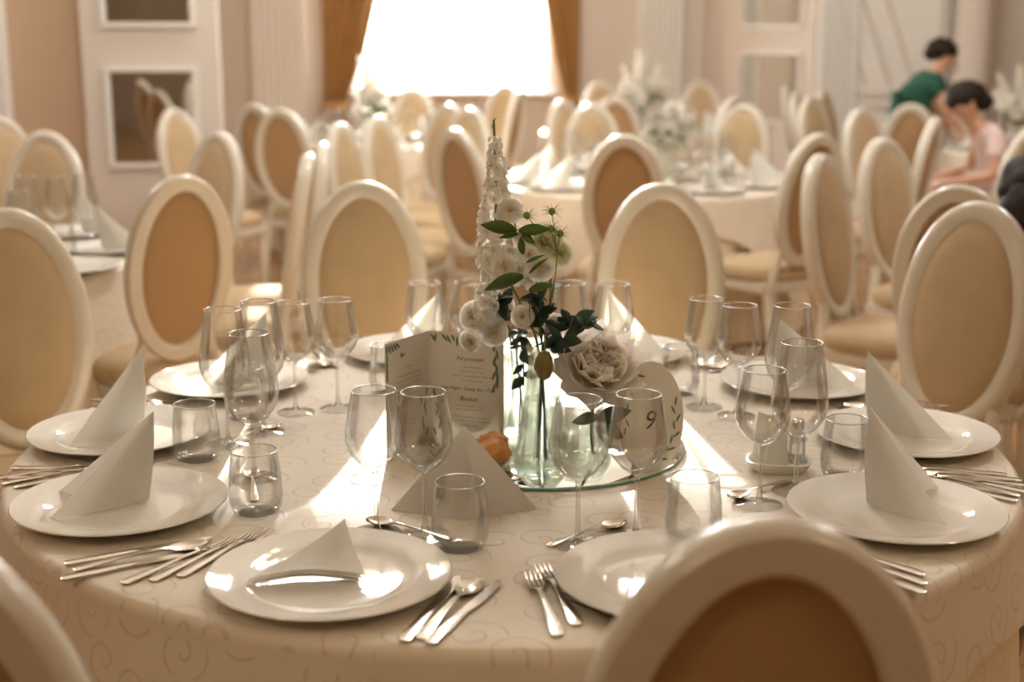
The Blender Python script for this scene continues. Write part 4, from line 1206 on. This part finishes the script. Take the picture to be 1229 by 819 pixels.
printed_leaf(MR, wR - 0.011, 0.150, R_(-95), 0.034, 0.0030)
for k in range(5):
    printed_leaf(ML, 0.004 + 0.007 * k, MH - 0.004, R_(-80 + 20 * k * 0.5), 0.02, 0.003)
for k in range(4):
    printed_leaf(ML, 0.005, MH - 0.02 - 0.012 * k, R_(-85), 0.02, 0.0026)
for k in range(7):
    printed_leaf(ML, wL - 0.016 - 0.007 * (k % 3), 0.012 + 0.014 * k, R_(70 + 25 * (k % 2)), 0.02, 0.0026)
    printed_leaf(MR, 0.012 + 0.006 * (k % 3), 0.012 + 0.013 * k, R_(110 - 35 * (k % 2)), 0.018, 0.0024)

# oval number card
nc = thing('table_number_card', 'oval ivory table card printed 9 standing right of the vases', 'number card', (0.255, 2.405, TZ + 0.0005))
NM = Matrix.Rotation(R_(20), 4, 'Z') @ Matrix.Rotation(R_(90 - 6), 4, 'X')
NM = Matrix.Translation((0, 0, 0.0)) @ NM
a_, b_ = 0.066, 0.104
out = [(a_ * math.cos(2 * PI * k / 64), b_ + b_ * math.sin(2 * PI * k / 64)) for k in range(64)]
MB().prism(out, -0.0014, 0.0, NM).build('card', 'paper', nc, smooth=False)
text_obj('printed_number', '9', 0.048, 'ink', nc, NM @ Matrix.Translation((-0.004, 0.085, 0.0006)), shear=0.25)
def nleaf(x, y, a, L, w):
    n = 6; pts = []
    for k in range(n + 1): pts.append((L * k / n, w * math.sin(PI * k / n) ** 0.8))
    pts += [(px, -py) for px, py in reversed(pts[1:-1])]
    c, s = math.cos(a), math.sin(a)
    MB().add([(x + px * c - py * s, y + px * s + py * c, 0.0006) for px, py in pts], [tuple(range(len(pts)))], NM).build('printed_leaf', 'inkgreen', nc, smooth=False)
for k in range(9):
    t_ = R_(-75 + 11 * k)
    nleaf(0.050 * math.cos(t_), b_ + 0.078 * math.sin(t_), t_ + R_(90 + (25 if k % 2 else -25)), 0.020, 0.0024)
    t2 = R_(100 + 11 * k)
    nleaf(0.050 * math.cos(t2), b_ + 0.078 * math.sin(t2), t2 + R_(90 + (25 if k % 2 else -25)), 0.018, 0.0022)
MB().prism([(0, 0), (0.035, 0), (0.0, 0.045)], -0.004, 0.004, Matrix.Translation((-0.02, 0.012, 0.0)) @ Matrix.Rotation(R_(110), 4, 'Z') @ Matrix.Rotation(R_(90), 4, 'X')).build('easel', 'wood', nc, smooth=False)
MB().prism([(0, 0), (0.02, 0), (0.0, 0.03)], -0.0035, 0.0035, Matrix.Translation((-0.038, -0.020, 0.0)) @ Matrix.Rotation(R_(20), 4, 'Z') @ Matrix.Rotation(R_(90), 4, 'X')).build('foot', 'wood', nc, smooth=False)

# ceramic condiment holder with a glass shaker
ch = thing('condiment_holder', 'white tapered ceramic holder on a boat-shaped foot behind the tallest glass', 'condiment holder', (0.490, 2.435, TZ + 0.0005))
def rrect(w, d, n=24, e=0.35):
    o = []
    for k in range(n):
        t = 2 * PI * (k + 0.5) / n
        c, s = math.cos(t), math.sin(t)
        o.append((w * math.copysign(abs(c) ** e, c), d * math.copysign(abs(s) ** e, s)))
    return o
def loft(secs):
    m = MB(); n = len(secs[0][0])
    for o, z in secs: m.v += [(x, y, z) for x, y in o]
    for j in range(len(secs) - 1):
        for k in range(n):
            k2 = (k + 1) % n
            m.f.append((j * n + k, j * n + k2, (j + 1) * n + k2, (j + 1) * n + k))
    m.f.append(tuple(range(n - 1, -1, -1))); m.f.append(tuple((len(secs) - 1) * n + k for k in range(n)))
    return m
loft([(rrect(0.045, 0.032, e=0.6), 0.0), (rrect(0.056, 0.040, e=0.6), 0.012), (rrect(0.060, 0.043, e=0.6), 0.020), (rrect(0.054, 0.037, e=0.6), 0.0205), (rrect(0.048, 0.032, e=0.6), 0.012)]).build('tray', 'ceramic', ch, rot=(0, 0, R_(-12)))
loft([(rrect(0.028, 0.026), 0.0125), (rrect(0.027, 0.025), 0.03), (rrect(0.020, 0.019), 0.105), (rrect(0.019, 0.018), 0.110)]).build('holder_body', 'ceramic', ch, (-0.016, 0.0, 0), (0, 0, R_(30)))
MB().lathe([(0, 0), (0.015, 0), (0.0165, 0.004), (0.014, 0.055), (0.011, 0.065)], 20).build('glass_shaker', 'stemglass', ch, (0.034, 0.004, 0.0125))
MB().lathe([(0.0112, 0.065), (0.0125, 0.066), (0.0125, 0.078), (0.009, 0.083), (0, 0.084)], 20).build('shaker_cap', 'steel', ch, (0.034, 0.004, 0.0125))

# glass bowl of pastries behind the tented napkin
bw = (-0.062, 2.405, TZ)
MB().lathe([(0, 0.0), (0.035, 0.0), (0.037, 0.003), (0.055, 0.018), (0.072, 0.045), (0.0705, 0.0455), (0.053, 0.02), (0.034, 0.005), (0, 0.004)], 40).build('pastry_bowl', 'vaseglass', None, bw)
tag(bpy.data.objects['pastry_bowl'], 'small clear glass bowl behind the tented napkin', 'bowl')
for k, (dx, dy, dz, s, lab) in enumerate(((0.025, -0.020, 0.048, 0.033, 'golden pastry at the front of the glass bowl'), (-0.022, 0.012, 0.046, 0.030, 'golden pastry at the back left of the glass bowl'), (0.026, 0.028, 0.050, 0.029, 'golden pastry at the back right of the glass bowl'))):
    b = MB(); b.lathe([(0.0001 if False else 0, -1)] + [(math.cos(R_(a)), math.sin(R_(a))) for a in range(-75, 90, 15)] + [(0, 1)], 24)
    vs = []
    for p in b.v:
        v = Vector(p); nz = noise.noise(v * 1.6 + Vector((k * 5, 1, 2))) * 0.35 + noise.noise(v * 4 + Vector((k, 3, 9))) * 0.14
        vs.append(tuple(Vector((v.x, v.y, v.z * 0.72)) * s * (1 + nz)))
    b.v = vs
    tag(b.build('pastry', 'pastry', None, (bw[0] + dx, bw[1] + dy, TZ + dz), autosmooth=R_(180)), lab, 'pastry', 'pastries in the glass bowl')

# ------------------------------------------------------------------ settings on the tables behind
def far_setting(tc, RT, n, seed, where, ang0=0.0, skip=()):
    rnd = random.Random(seed)
    MB().lathe([(0, 0), (0.30, 0), (0.30, 0.006), (0, 0.006)], 48).build('mirror_plate', 'mirror', None, (tc[0], tc[1], TZ))
    mpo = [o for o in C.objects if o.name.startswith('mirror_plate') and o.type == 'MESH' and 'category' not in o][-1]
    tag(mpo, 'round mirror plate at the middle of ' + where, 'mirror plate')
    for k in range(n):
        a = ang0 + 2 * PI * k / n
        if k in skip: continue
        u = Vector((math.cos(a), math.sin(a), 0)); w = Vector((-u.y, u.x, 0)); c = Vector((tc[0], tc[1], 0))
        p = c + u * (RT - 0.20)
        tag(ob('dinner_plate', PLATE_FAR, None, (p.x, p.y, TZ)), 'white dinner plate on ' + where, 'plate', 'plates on ' + where)
        tag(ob('folded_napkin', NAP[k % 3], None, (p.x - u.x * 0.05, p.y - u.y * 0.05, TZ + 0.01), (0, 0, math.atan2(-u.x, u.y) + rnd.uniform(-0.3, 0.3))), 'white standing napkin on ' + where, 'napkin', 'napkins on ' + where)
        for (rr, tt, kind) in ((0.43, -0.05, 'wide'), (0.41, 0.055, 'tall')):
            q = c + u * (RT - rr) + w * tt
            tag(ob('wine_glass', WM[kind][3], None, (q.x, q.y, TZ)), kind + ' wine glass on ' + where, 'glass', kind + ' wine glasses on ' + where)
        q = c + u * (RT - 0.38) + w * 0.155
        tag(ob('tumbler', TUMB, None, (q.x, q.y, TZ)), 'clear tumbler on ' + where, 'glass', 'tumblers on ' + where)
far_setting(TM, 0.85, 10, 31, 'the middle table behind the flowers', 0.1)
far_setting(TB, 0.80, 8, 32, 'the table beside the left curtain', 0.3)
far_setting(TF, 0.82, 8, 33, 'the far table below the right pilaster', 0.2)
far_setting(TG, 0.86, 9, 34, 'the far right table before the bending person', 0.15)
# left table: what shows beside the left chair
WL = 'the left table'
for (x, y, k, lab) in ((-1.80, 5.12, 'tall', 'leftmost tall wine glass on the left table'), (-1.70, 5.16, 'tall', 'middle tall wine glass on the left table'), (-1.60, 5.17, 'tall', 'rightmost tall wine glass on the left table, before the napkins'), (-1.76, 4.93, 'wide', 'nearest wide wine glass on the left table beside the left chair')):
    wine(k, x, y, lab, 'wine glasses on the left table')
for (x, y, lab) in ((-1.62, 4.95, 'tumbler on the left table beside its wine glasses'), (-1.72, 5.02, 'tumbler hidden among wine glasses on the left table')):
    tumbler(x, y, lab, 'tumblers on the left table')
for (x, y, lab) in ((-1.50, 4.62, 'white plate at the near edge of the left table'), (-1.49, 5.05, 'white plate under the napkin on the left table'), (-1.75, 5.46, 'white plate at the far side of the left table')):
    tag(ob('dinner_plate', PLATE, None, (x, y, TZ)), lab, 'plate', 'plates on the left table')
tag(ob('folded_napkin', NAP[0], None, (-1.505, 5.03, TZ + 0.010), (0, 0, R_(-75))), 'sharp-peaked white napkin on the left table', 'napkin', 'napkins on the left table')
tag(ob('folded_napkin', NAP[1], None, (-1.70, 5.44, TZ + 0.010), (0, 0, R_(-60))), 'white napkin peeking behind the sharp-peaked one on the left table', 'napkin', 'napkins on the left table')

def arrangement(c, label, seed, h=0.5, ns=3, nb=9, spread=0.16):
    rnd = random.Random(seed)
    t = thing('flower_arrangement', label, 'flowers', (c[0], c[1], PZ), 0, 'white flower arrangements on the far tables')
    MB().lathe([(0, 0), (0.045, 0), (0.047, 0.006), (0.047, 0.19), (0.0445, 0.19), (0.0445, 0.01), (0, 0.008)], 28).build('vase', 'vaseglass', t)
    for k in range(ns):
        a = rnd.uniform(0, 6.28); tip = Vector((spread * math.cos(a) * 0.8, spread * math.sin(a) * 0.8, 0.2 + h * rnd.uniform(0.7, 1.0)))
        if k == 0: tip = Vector((-0.03, 0, 0.2 + h))
        pp = path([(0, 0, 0.02), (0, 0, 0.19), tip * 0.6 + Vector((0, 0, 0.06)), tip])
        MB().tube(pp, 0.003, 6).build('stem', 'stem', t)
        for j in range(26):
            q = j / 26; p = pp[int((0.55 + 0.44 * q) * (len(pp) - 1))]; aa = j * 2.4
            d = Vector((math.cos(aa), math.sin(aa), 0.3))
            ob('floret', FLORET[j % 3], t, p + d * 0.028 * (1 - 0.6 * q), aim(d), 2.0 - 1.0 * q)
    for k in range(nb):
        a = k * 2.4; r = spread * math.sqrt((k + 0.5) / nb)
        p = Vector((r * math.cos(a), r * math.sin(a), 0.26 + rnd.uniform(-0.04, 0.13)))
        MB().tube([(0, 0, 0.15), p], 0.0025, 5).build('stem', 'stem', t)
        o = ob('blossom', BLOOM[k % 2], t, p, aim((p.x, p.y - 0.1, 0.12)), 2.0)
    for k in range(22):
        a = k * 2.4 + 1; p = Vector((0.05 * math.cos(a), 0.05 * math.sin(a), 0.18 + 0.008 * k))
        rot = Vector((math.cos(a), math.sin(a), rnd.uniform(-0.3, 0.5))).to_track_quat('Y', 'Z').to_matrix()
        ob('leaf', LEAFS['a'], t, p, rot, 2.0)
arrangement((TL[0] - 0.25, TL[1]), 'white flowers on the left table, seen only in the low mirror', 40, 0.42, 4, 18, 0.2)
arrangement((TB[0] - 0.06, TB[1]), 'tall slim white flowers before the left curtain', 41, 0.46, 3, 12, 0.11)
arrangement((TF[0], TF[1]), 'loose white flowers with green leaves before the right pilaster', 42, 0.46, 5, 22, 0.22)
arrangement((TG[0] - 0.36, TG[1] + 0.05), 'white flowers with green leaves at the far right edge', 43, 0.36, 4, 20, 0.20)
arrangement((TM[0] + 0.10, TM[1] + 0.02), 'low white blooms at the middle table behind the brown-backed chair', 44, 0.12, 1, 6, 0.10)

# ------------------------------------------------------------------ people
def skin_body(name, joints, bones, mat, parent, sub=2, root=0):
    me = bpy.data.meshes.new(name)
    me.from_pydata([j[0] for j in joints], bones, [])
    o = bpy.data.objects.new(name, me); C.objects.link(o)
    m = o.modifiers.new('skin', 'SKIN'); m.use_smooth_shade = True
    me.skin_vertices[0].data[root].use_root = True
    for i, j in enumerate(joints):
        r = j[1] if hasattr(j[1], '__len__') else (j[1], j[1])
        me.skin_vertices[0].data[i].radius = r
    s = o.modifiers.new('sub', 'SUBSURF'); s.levels = sub; s.render_levels = sub
    mesh = bake(o); mesh.name = name
    bpy.data.objects.remove(o)
    mesh.materials.clear(); mesh.materials.append(MT[mat])
    for p in mesh.polygons: p.use_smooth = True
    return ob(name, mesh, parent)
def blob(name, mat, parent, c, r, rot=(0, 0, 0), seed=0, rough=0.0, seg=28):
    b = MB(); b.lathe([(0, -1)] + [(math.cos(R_(a)), math.sin(R_(a))) for a in range(-80, 90, 10)] + [(0, 1)], seg)
    M = Matrix.Translation(c) @ Euler(rot).to_matrix().to_4x4()
    vs = []
    for p in b.v:
        v = Vector(p)
        if rough: v = v * (1 + rough * noise.noise(v * 2.5 + Vector((seed, 0, 0))))
        vs.append(tuple(M @ Vector((v.x * r[0], v.y * r[1], v.z * r[2]))))
    b.v = vs
    return b.build(name, mat, parent, autosmooth=R_(180))
def head(parent, c, face, up, s=1.0):
    """head features round centre c; face = direction of the face"""
    f = Vector(face).normalized(); u = Vector(up); u = (u - f * u.dot(f)).normalized(); r = f.cross(u)
    c = Vector(c)
    for k in (-1, 1):
        blob('eye', 'eyes', parent, c + f * 0.092 * s + r * 0.031 * k * s + u * 0.005 * s, (0.009 * s,) * 3, seg=10)
        blob('ear', 'skin', parent, c + r * 0.078 * k * s - f * 0.005 * s, (0.014 * s, 0.014 * s, 0.028 * s), seg=12)
    blob('nose', 'skin', parent, c + f * 0.105 * s - u * 0.025 * s, (0.014 * s, 0.014 * s, 0.022 * s), seg=12)
    blob('mouth', 'lip', parent, c + f * 0.093 * s - u * 0.062 * s, (0.02 * s, 0.012 * s, 0.008 * s), seg=12)
def hand(parent, wrist, d, palm_n, s=1.0):
    """palm and five curled fingers leaving the wrist along d"""
    d = Vector(d).normalized(); n = Vector(palm_n); n = (n - d * n.dot(d)).normalized(); side = d.cross(n)
    w = Vector(wrist); J = [(w, 0.024 * s), (w + d * 0.045 * s, (0.036 * s, 0.017 * s)), (w + d * 0.085 * s, (0.038 * s, 0.014 * s))]
    Bn = [(0, 1), (1, 2)]
    for k, (off, L) in enumerate(((-0.03, 0.07), (-0.01, 0.08), (0.01, 0.076), (0.03, 0.06))):
        b0 = w + d * 0.092 * s + side * off * s
        i = len(J); J.append((b0, 0.0095 * s)); J.append((b0 + (d * L * 0.5 + n * 0.012) * s, 0.0085 * s)); J.append((b0 + (d * L * 0.85 + n * 0.034) * s, 0.007 * s))
        Bn += [(2, i), (i, i + 1), (i + 1, i + 2)]
    i = len(J); b0 = w + d * 0.04 * s - side * 0.034 * s
    J += [(b0, 0.012 * s), (b0 + (d * 0.03 - side * 0.02 + n * 0.01) * s, 0.010 * s), (b0 + (d * 0.055 - side * 0.022 + n * 0.022) * s, 0.008 * s)]
    Bn += [(1, i), (i, i + 1), (i + 1, i + 2)]
    return J, Bn
def person(label, base, joints, bones, clothes, hair_parts, headc, face, up, hands=()):
    t = thing('person', label, 'person', base)
    b = Vector(base)
    J = [(Vector(p) - b, r) for p, r in joints]; Bn = list(bones)
    for (wi, d, n) in hands:
        hj, hb = hand(t, J[wi][0], d, n)
        o = len(J)
        J += [(p, r) for p, r in hj[1:]]
        Bn += [(wi if a == 0 else a - 1 + o, wi if c == 0 else c - 1 + o) for a, c in hb]
    skin_body('body', J, Bn, 'skin', t)
    for nm, cj, cb, mat in clothes:
        skin_body(nm, [(Vector(p) - b, r) for p, r in cj], cb, mat, t)
    for nm, c, r, rot, sd in hair_parts:
        blob(nm, 'hair', t, Vector(c) - b, r, rot, sd, 0.12)
    head(t, Vector(headc) - b, face, up)
    return t
# bending person in green at the far right table
gx, gy = 2.80, 10.05
hip = (gx, gy, 0.93); chest = (2.93, gy - 0.02, 1.18); neck = (3.02, gy - 0.02, 1.285); hd = (3.085, gy - 0.02, 1.375)
GJ = [(hip, (0.14, 0.12)), ((2.86, gy - 0.01, 1.06), (0.12, 0.10)), (chest, (0.15, 0.11)), (neck, 0.05), ((3.06, gy - 0.02, 1.335), 0.062), (hd, 0.092), ((3.10, gy - 0.02, 1.43), 0.07),
      ((2.98, gy - 0.17, 1.22), 0.055), ((3.045, gy - 0.22, 1.02), 0.042), ((3.16, gy - 0.20, 0.87), 0.030),
      ((2.98, gy + 0.15, 1.22), 0.055), ((3.06, gy + 0.18, 1.02), 0.042), ((3.18, gy + 0.16, 0.87), 0.030),
      ((gx - 0.02, gy - 0.09, 0.86), 0.09), ((gx + 0.01, gy - 0.10, 0.48), 0.06), ((gx - 0.03, gy - 0.10, 0.08), 0.04), ((gx + 0.09, gy - 0.11, 0.035), 0.035),
      ((gx - 0.02, gy + 0.09, 0.86), 0.09), ((gx + 0.01, gy + 0.10, 0.48), 0.06), ((gx - 0.03, gy + 0.10, 0.08), 0.04), ((gx + 0.09, gy + 0.11, 0.035), 0.035)]
GB = [(0, 1), (1, 2), (2, 3), (3, 4), (4, 5), (5, 6), (2, 7), (7, 8), (8, 9), (2, 10), (10, 11), (11, 12), (0, 13), (13, 14), (14, 15), (15, 16), (0, 17), (17, 18), (18, 19), (19, 20)]
GC = [('dress', [(hip, (0.17, 0.15)), ((2.86, gy - 0.01, 1.06), (0.145, 0.13)), (chest, (0.165, 0.135)), ((2.99, gy - 0.02, 1.245), (0.09, 0.08)),
       ((2.97, gy - 0.17, 1.20), 0.078), ((3.02, gy - 0.21, 1.09), 0.066), ((2.97, gy + 0.15, 1.20), 0.078), ((3.02, gy + 0.18, 1.09), 0.066),
       ((gx - 0.01, gy, 0.70), (0.20, 0.19)), ((gx - 0.01, gy, 0.45), (0.21, 0.2))], [(0, 1), (1, 2), (2, 3), (2, 4), (4, 5), (2, 6), (6, 7), (0, 8), (8, 9)], 'greencloth')]
person('person in an emerald green dress bending over the far right table', (gx, gy, 0), GJ, GB, GC,
       [('hair', (3.055, gy - 0.01, 1.425), (0.112, 0.105, 0.085), (0, 0.3, 0), 1), ('hair', (2.985, gy, 1.40), (0.06, 0.06, 0.05), (0, 0, 0), 2)], hd, (0.75, -0.25, -0.6), (0.55, 0, 0.8), [(9, (0.5, 0, -0.85), (0.8, 0, 0.5)), (12, (0.5, 0, -0.85), (0.8, 0, 0.5))])
# seated person with dark gathered hair, looking down to the left
sx, sy = 3.02, 8.58
SJ = [((sx, sy, 0.56), (0.15, 0.13)), ((sx - 0.01, sy, 0.72), (0.12, 0.10)), ((sx - 0.10, sy - 0.01, 0.92), (0.14, 0.10)), ((sx - 0.19, sy - 0.02, 1.01), 0.048), ((sx - 0.23, sy - 0.03, 1.06), 0.06), ((sx - 0.27, sy - 0.04, 1.115), 0.085), ((sx - 0.27, sy - 0.03, 1.17), 0.07),
      ((sx - 0.09, sy - 0.17, 0.92), 0.05), ((sx - 0.12, sy - 0.24, 0.70), 0.038), ((sx - 0.32, sy - 0.18, 0.66), 0.028),
      ((sx - 0.08, sy + 0.15, 0.92), 0.05), ((sx - 0.12, sy + 0.22, 0.70), 0.038), ((sx - 0.32, sy + 0.16, 0.66), 0.028),
      ((sx - 0.10, sy - 0.09, 0.57), 0.085), ((sx - 0.46, sy - 0.10, 0.56), 0.062), ((sx - 0.46, sy - 0.10, 0.10), 0.04), ((sx - 0.57, sy - 0.10, 0.04), 0.035),
      ((sx - 0.10, sy + 0.09, 0.57), 0.085), ((sx - 0.46, sy + 0.10, 0.56), 0.062), ((sx - 0.46, sy + 0.10, 0.10), 0.04), ((sx - 0.57, sy + 0.10, 0.04), 0.035)]
SC = [('top', [((sx, sy, 0.60), (0.16, 0.145)), ((sx - 0.01, sy, 0.73), (0.135, 0.12)), ((sx - 0.09, sy - 0.01, 0.91), (0.165, 0.13)), ((sx - 0.165, sy - 0.015, 0.985), (0.075, 0.068)),
       ((sx - 0.09, sy - 0.16, 0.92), 0.068), ((sx - 0.11, sy - 0.22, 0.78), 0.058), ((sx - 0.08, sy + 0.14, 0.91), 0.062), ((sx - 0.10, sy + 0.18, 0.83), 0.055)],
       [(0, 1), (1, 2), (2, 3), (2, 4), (4, 5), (2, 6), (6, 7)], 'lilac'),
      ('trousers', [((sx, sy, 0.57), (0.165, 0.14)), ((sx - 0.12, sy - 0.09, 0.58), 0.095), ((sx - 0.46, sy - 0.10, 0.57), 0.075), ((sx - 0.46, sy - 0.10, 0.2), 0.06), ((sx - 0.12, sy + 0.09, 0.58), 0.095), ((sx - 0.46, sy + 0.10, 0.57), 0.075), ((sx - 0.46, sy + 0.10, 0.2), 0.06)],
       [(0, 1), (1, 2), (2, 3), (0, 4), (4, 5), (5, 6)], 'lilac')]
person('seated person in a pale lilac top with dark gathered hair', (sx, sy, 0), SJ, GB, SC,
       [('hair', (sx - 0.25, sy - 0.01, 1.165), (0.125, 0.115, 0.095), (0, -0.3, 0), 3), ('hair', (sx - 0.145, sy + 0.0, 1.13), (0.07, 0.07, 0.06), (0, 0, 0), 4)], (sx - 0.275, sy - 0.04, 1.105), (-0.75, -0.45, -0.5), (-0.3, 0, 0.9), [(9, (-0.9, 0.2, -0.1), (0, 0, -1)), (12, (-0.9, -0.2, -0.1), (0, 0, -1))])
dupc = dup(chair0, (sx + 0.02, sy, 0), math.atan2(-1, 0), 'chair under the seated person with dark gathered hair', GRP['r'])
# person in black at the right edge, only hair and shoulder in view
kx, ky = 1.475, 4.395
def KP(f, r, z): return (kx + 0.45 * f + 0.89 * r, ky + 0.89 * f - 0.45 * r, z)
KJ = [(KP(0, 0, 0.56), (0.15, 0.12)), (KP(0, 0.03, 0.68), (0.12, 0.10)), (KP(0.02, 0.09, 0.84), (0.14, 0.10)), (KP(0.03, 0.14, 0.93), 0.05), (KP(0.04, 0.165, 0.98), 0.062), (KP(0.05, 0.18, 1.04), 0.088), (KP(0.05, 0.185, 1.10), 0.07),
      (KP(0.02, -0.09, 0.83), 0.052), (KP(0.06, -0.20, 0.66), 0.04), (KP(0.24, -0.14, 0.64), 0.028),
      (KP(0.02, 0.26, 0.82), 0.052), (KP(0.08, 0.34, 0.66), 0.04), (KP(0.26, 0.24, 0.64), 0.028),
      (KP(0.10, -0.09, 0.57), 0.08), (KP(0.40, 0.00, 0.56), 0.062), (KP(0.40, 0.00, 0.10), 0.04), (KP(0.50, 0.00, 0.04), 0.035),
      (KP(0.10, 0.09, 0.57), 0.08), (KP(0.42, 0.19, 0.56), 0.062), (KP(0.42, 0.19, 0.10), 0.04), (KP(0.52, 0.19, 0.04), 0.035)]
KC = [('top', [(KP(0, 0, 0.58), (0.165, 0.14)), (KP(0, 0.03, 0.69), (0.14, 0.12)), (KP(0.02, 0.09, 0.83), (0.155, 0.12)), (KP(0.03, 0.13, 0.90), (0.08, 0.07)),
       (KP(0.02, -0.09, 0.82), 0.065), (KP(0.06, -0.20, 0.67), 0.055), (KP(0.20, -0.15, 0.645), 0.042), (KP(0.02, 0.26, 0.81), 0.065), (KP(0.08, 0.34, 0.67), 0.055), (KP(0.22, 0.26, 0.645), 0.042)],
       [(0, 1), (1, 2), (2, 3), (2, 4), (4, 5), (5, 6), (2, 7), (7, 8), (8, 9)], 'black'),
      ('trousers', [(KP(0, 0, 0.57), (0.16, 0.13)), (KP(0.12, -0.09, 0.58), 0.092), (KP(0.40, 0.00, 0.57), 0.075), (KP(0.40, 0.00, 0.2), 0.06), (KP(0.12, 0.09, 0.58), 0.092), (KP(0.42, 0.19, 0.57), 0.075), (KP(0.42, 0.19, 0.2), 0.06)],
       [(0, 1), (1, 2), (2, 3), (0, 4), (4, 5), (5, 6)], 'black')]
person('person with glossy black hair cut off by the right edge', (kx, ky, 0), KJ, GB, KC,
       [('hair', KP(0.03, 0.18, 1.065), (0.12, 0.12, 0.11), (0, 0, 0), 6), ('hair', KP(-0.035, 0.17, 0.97), (0.10, 0.10, 0.14), (0, 0, 0), 7)], KP(0.05, 0.18, 1.04), (0.5, 0.85, -0.15), (0, 0, 1), [(9, (0.5, 0.85, 0), (0, 0, -1)), (12, (0.4, 0.9, 0), (0, 0, -1))])
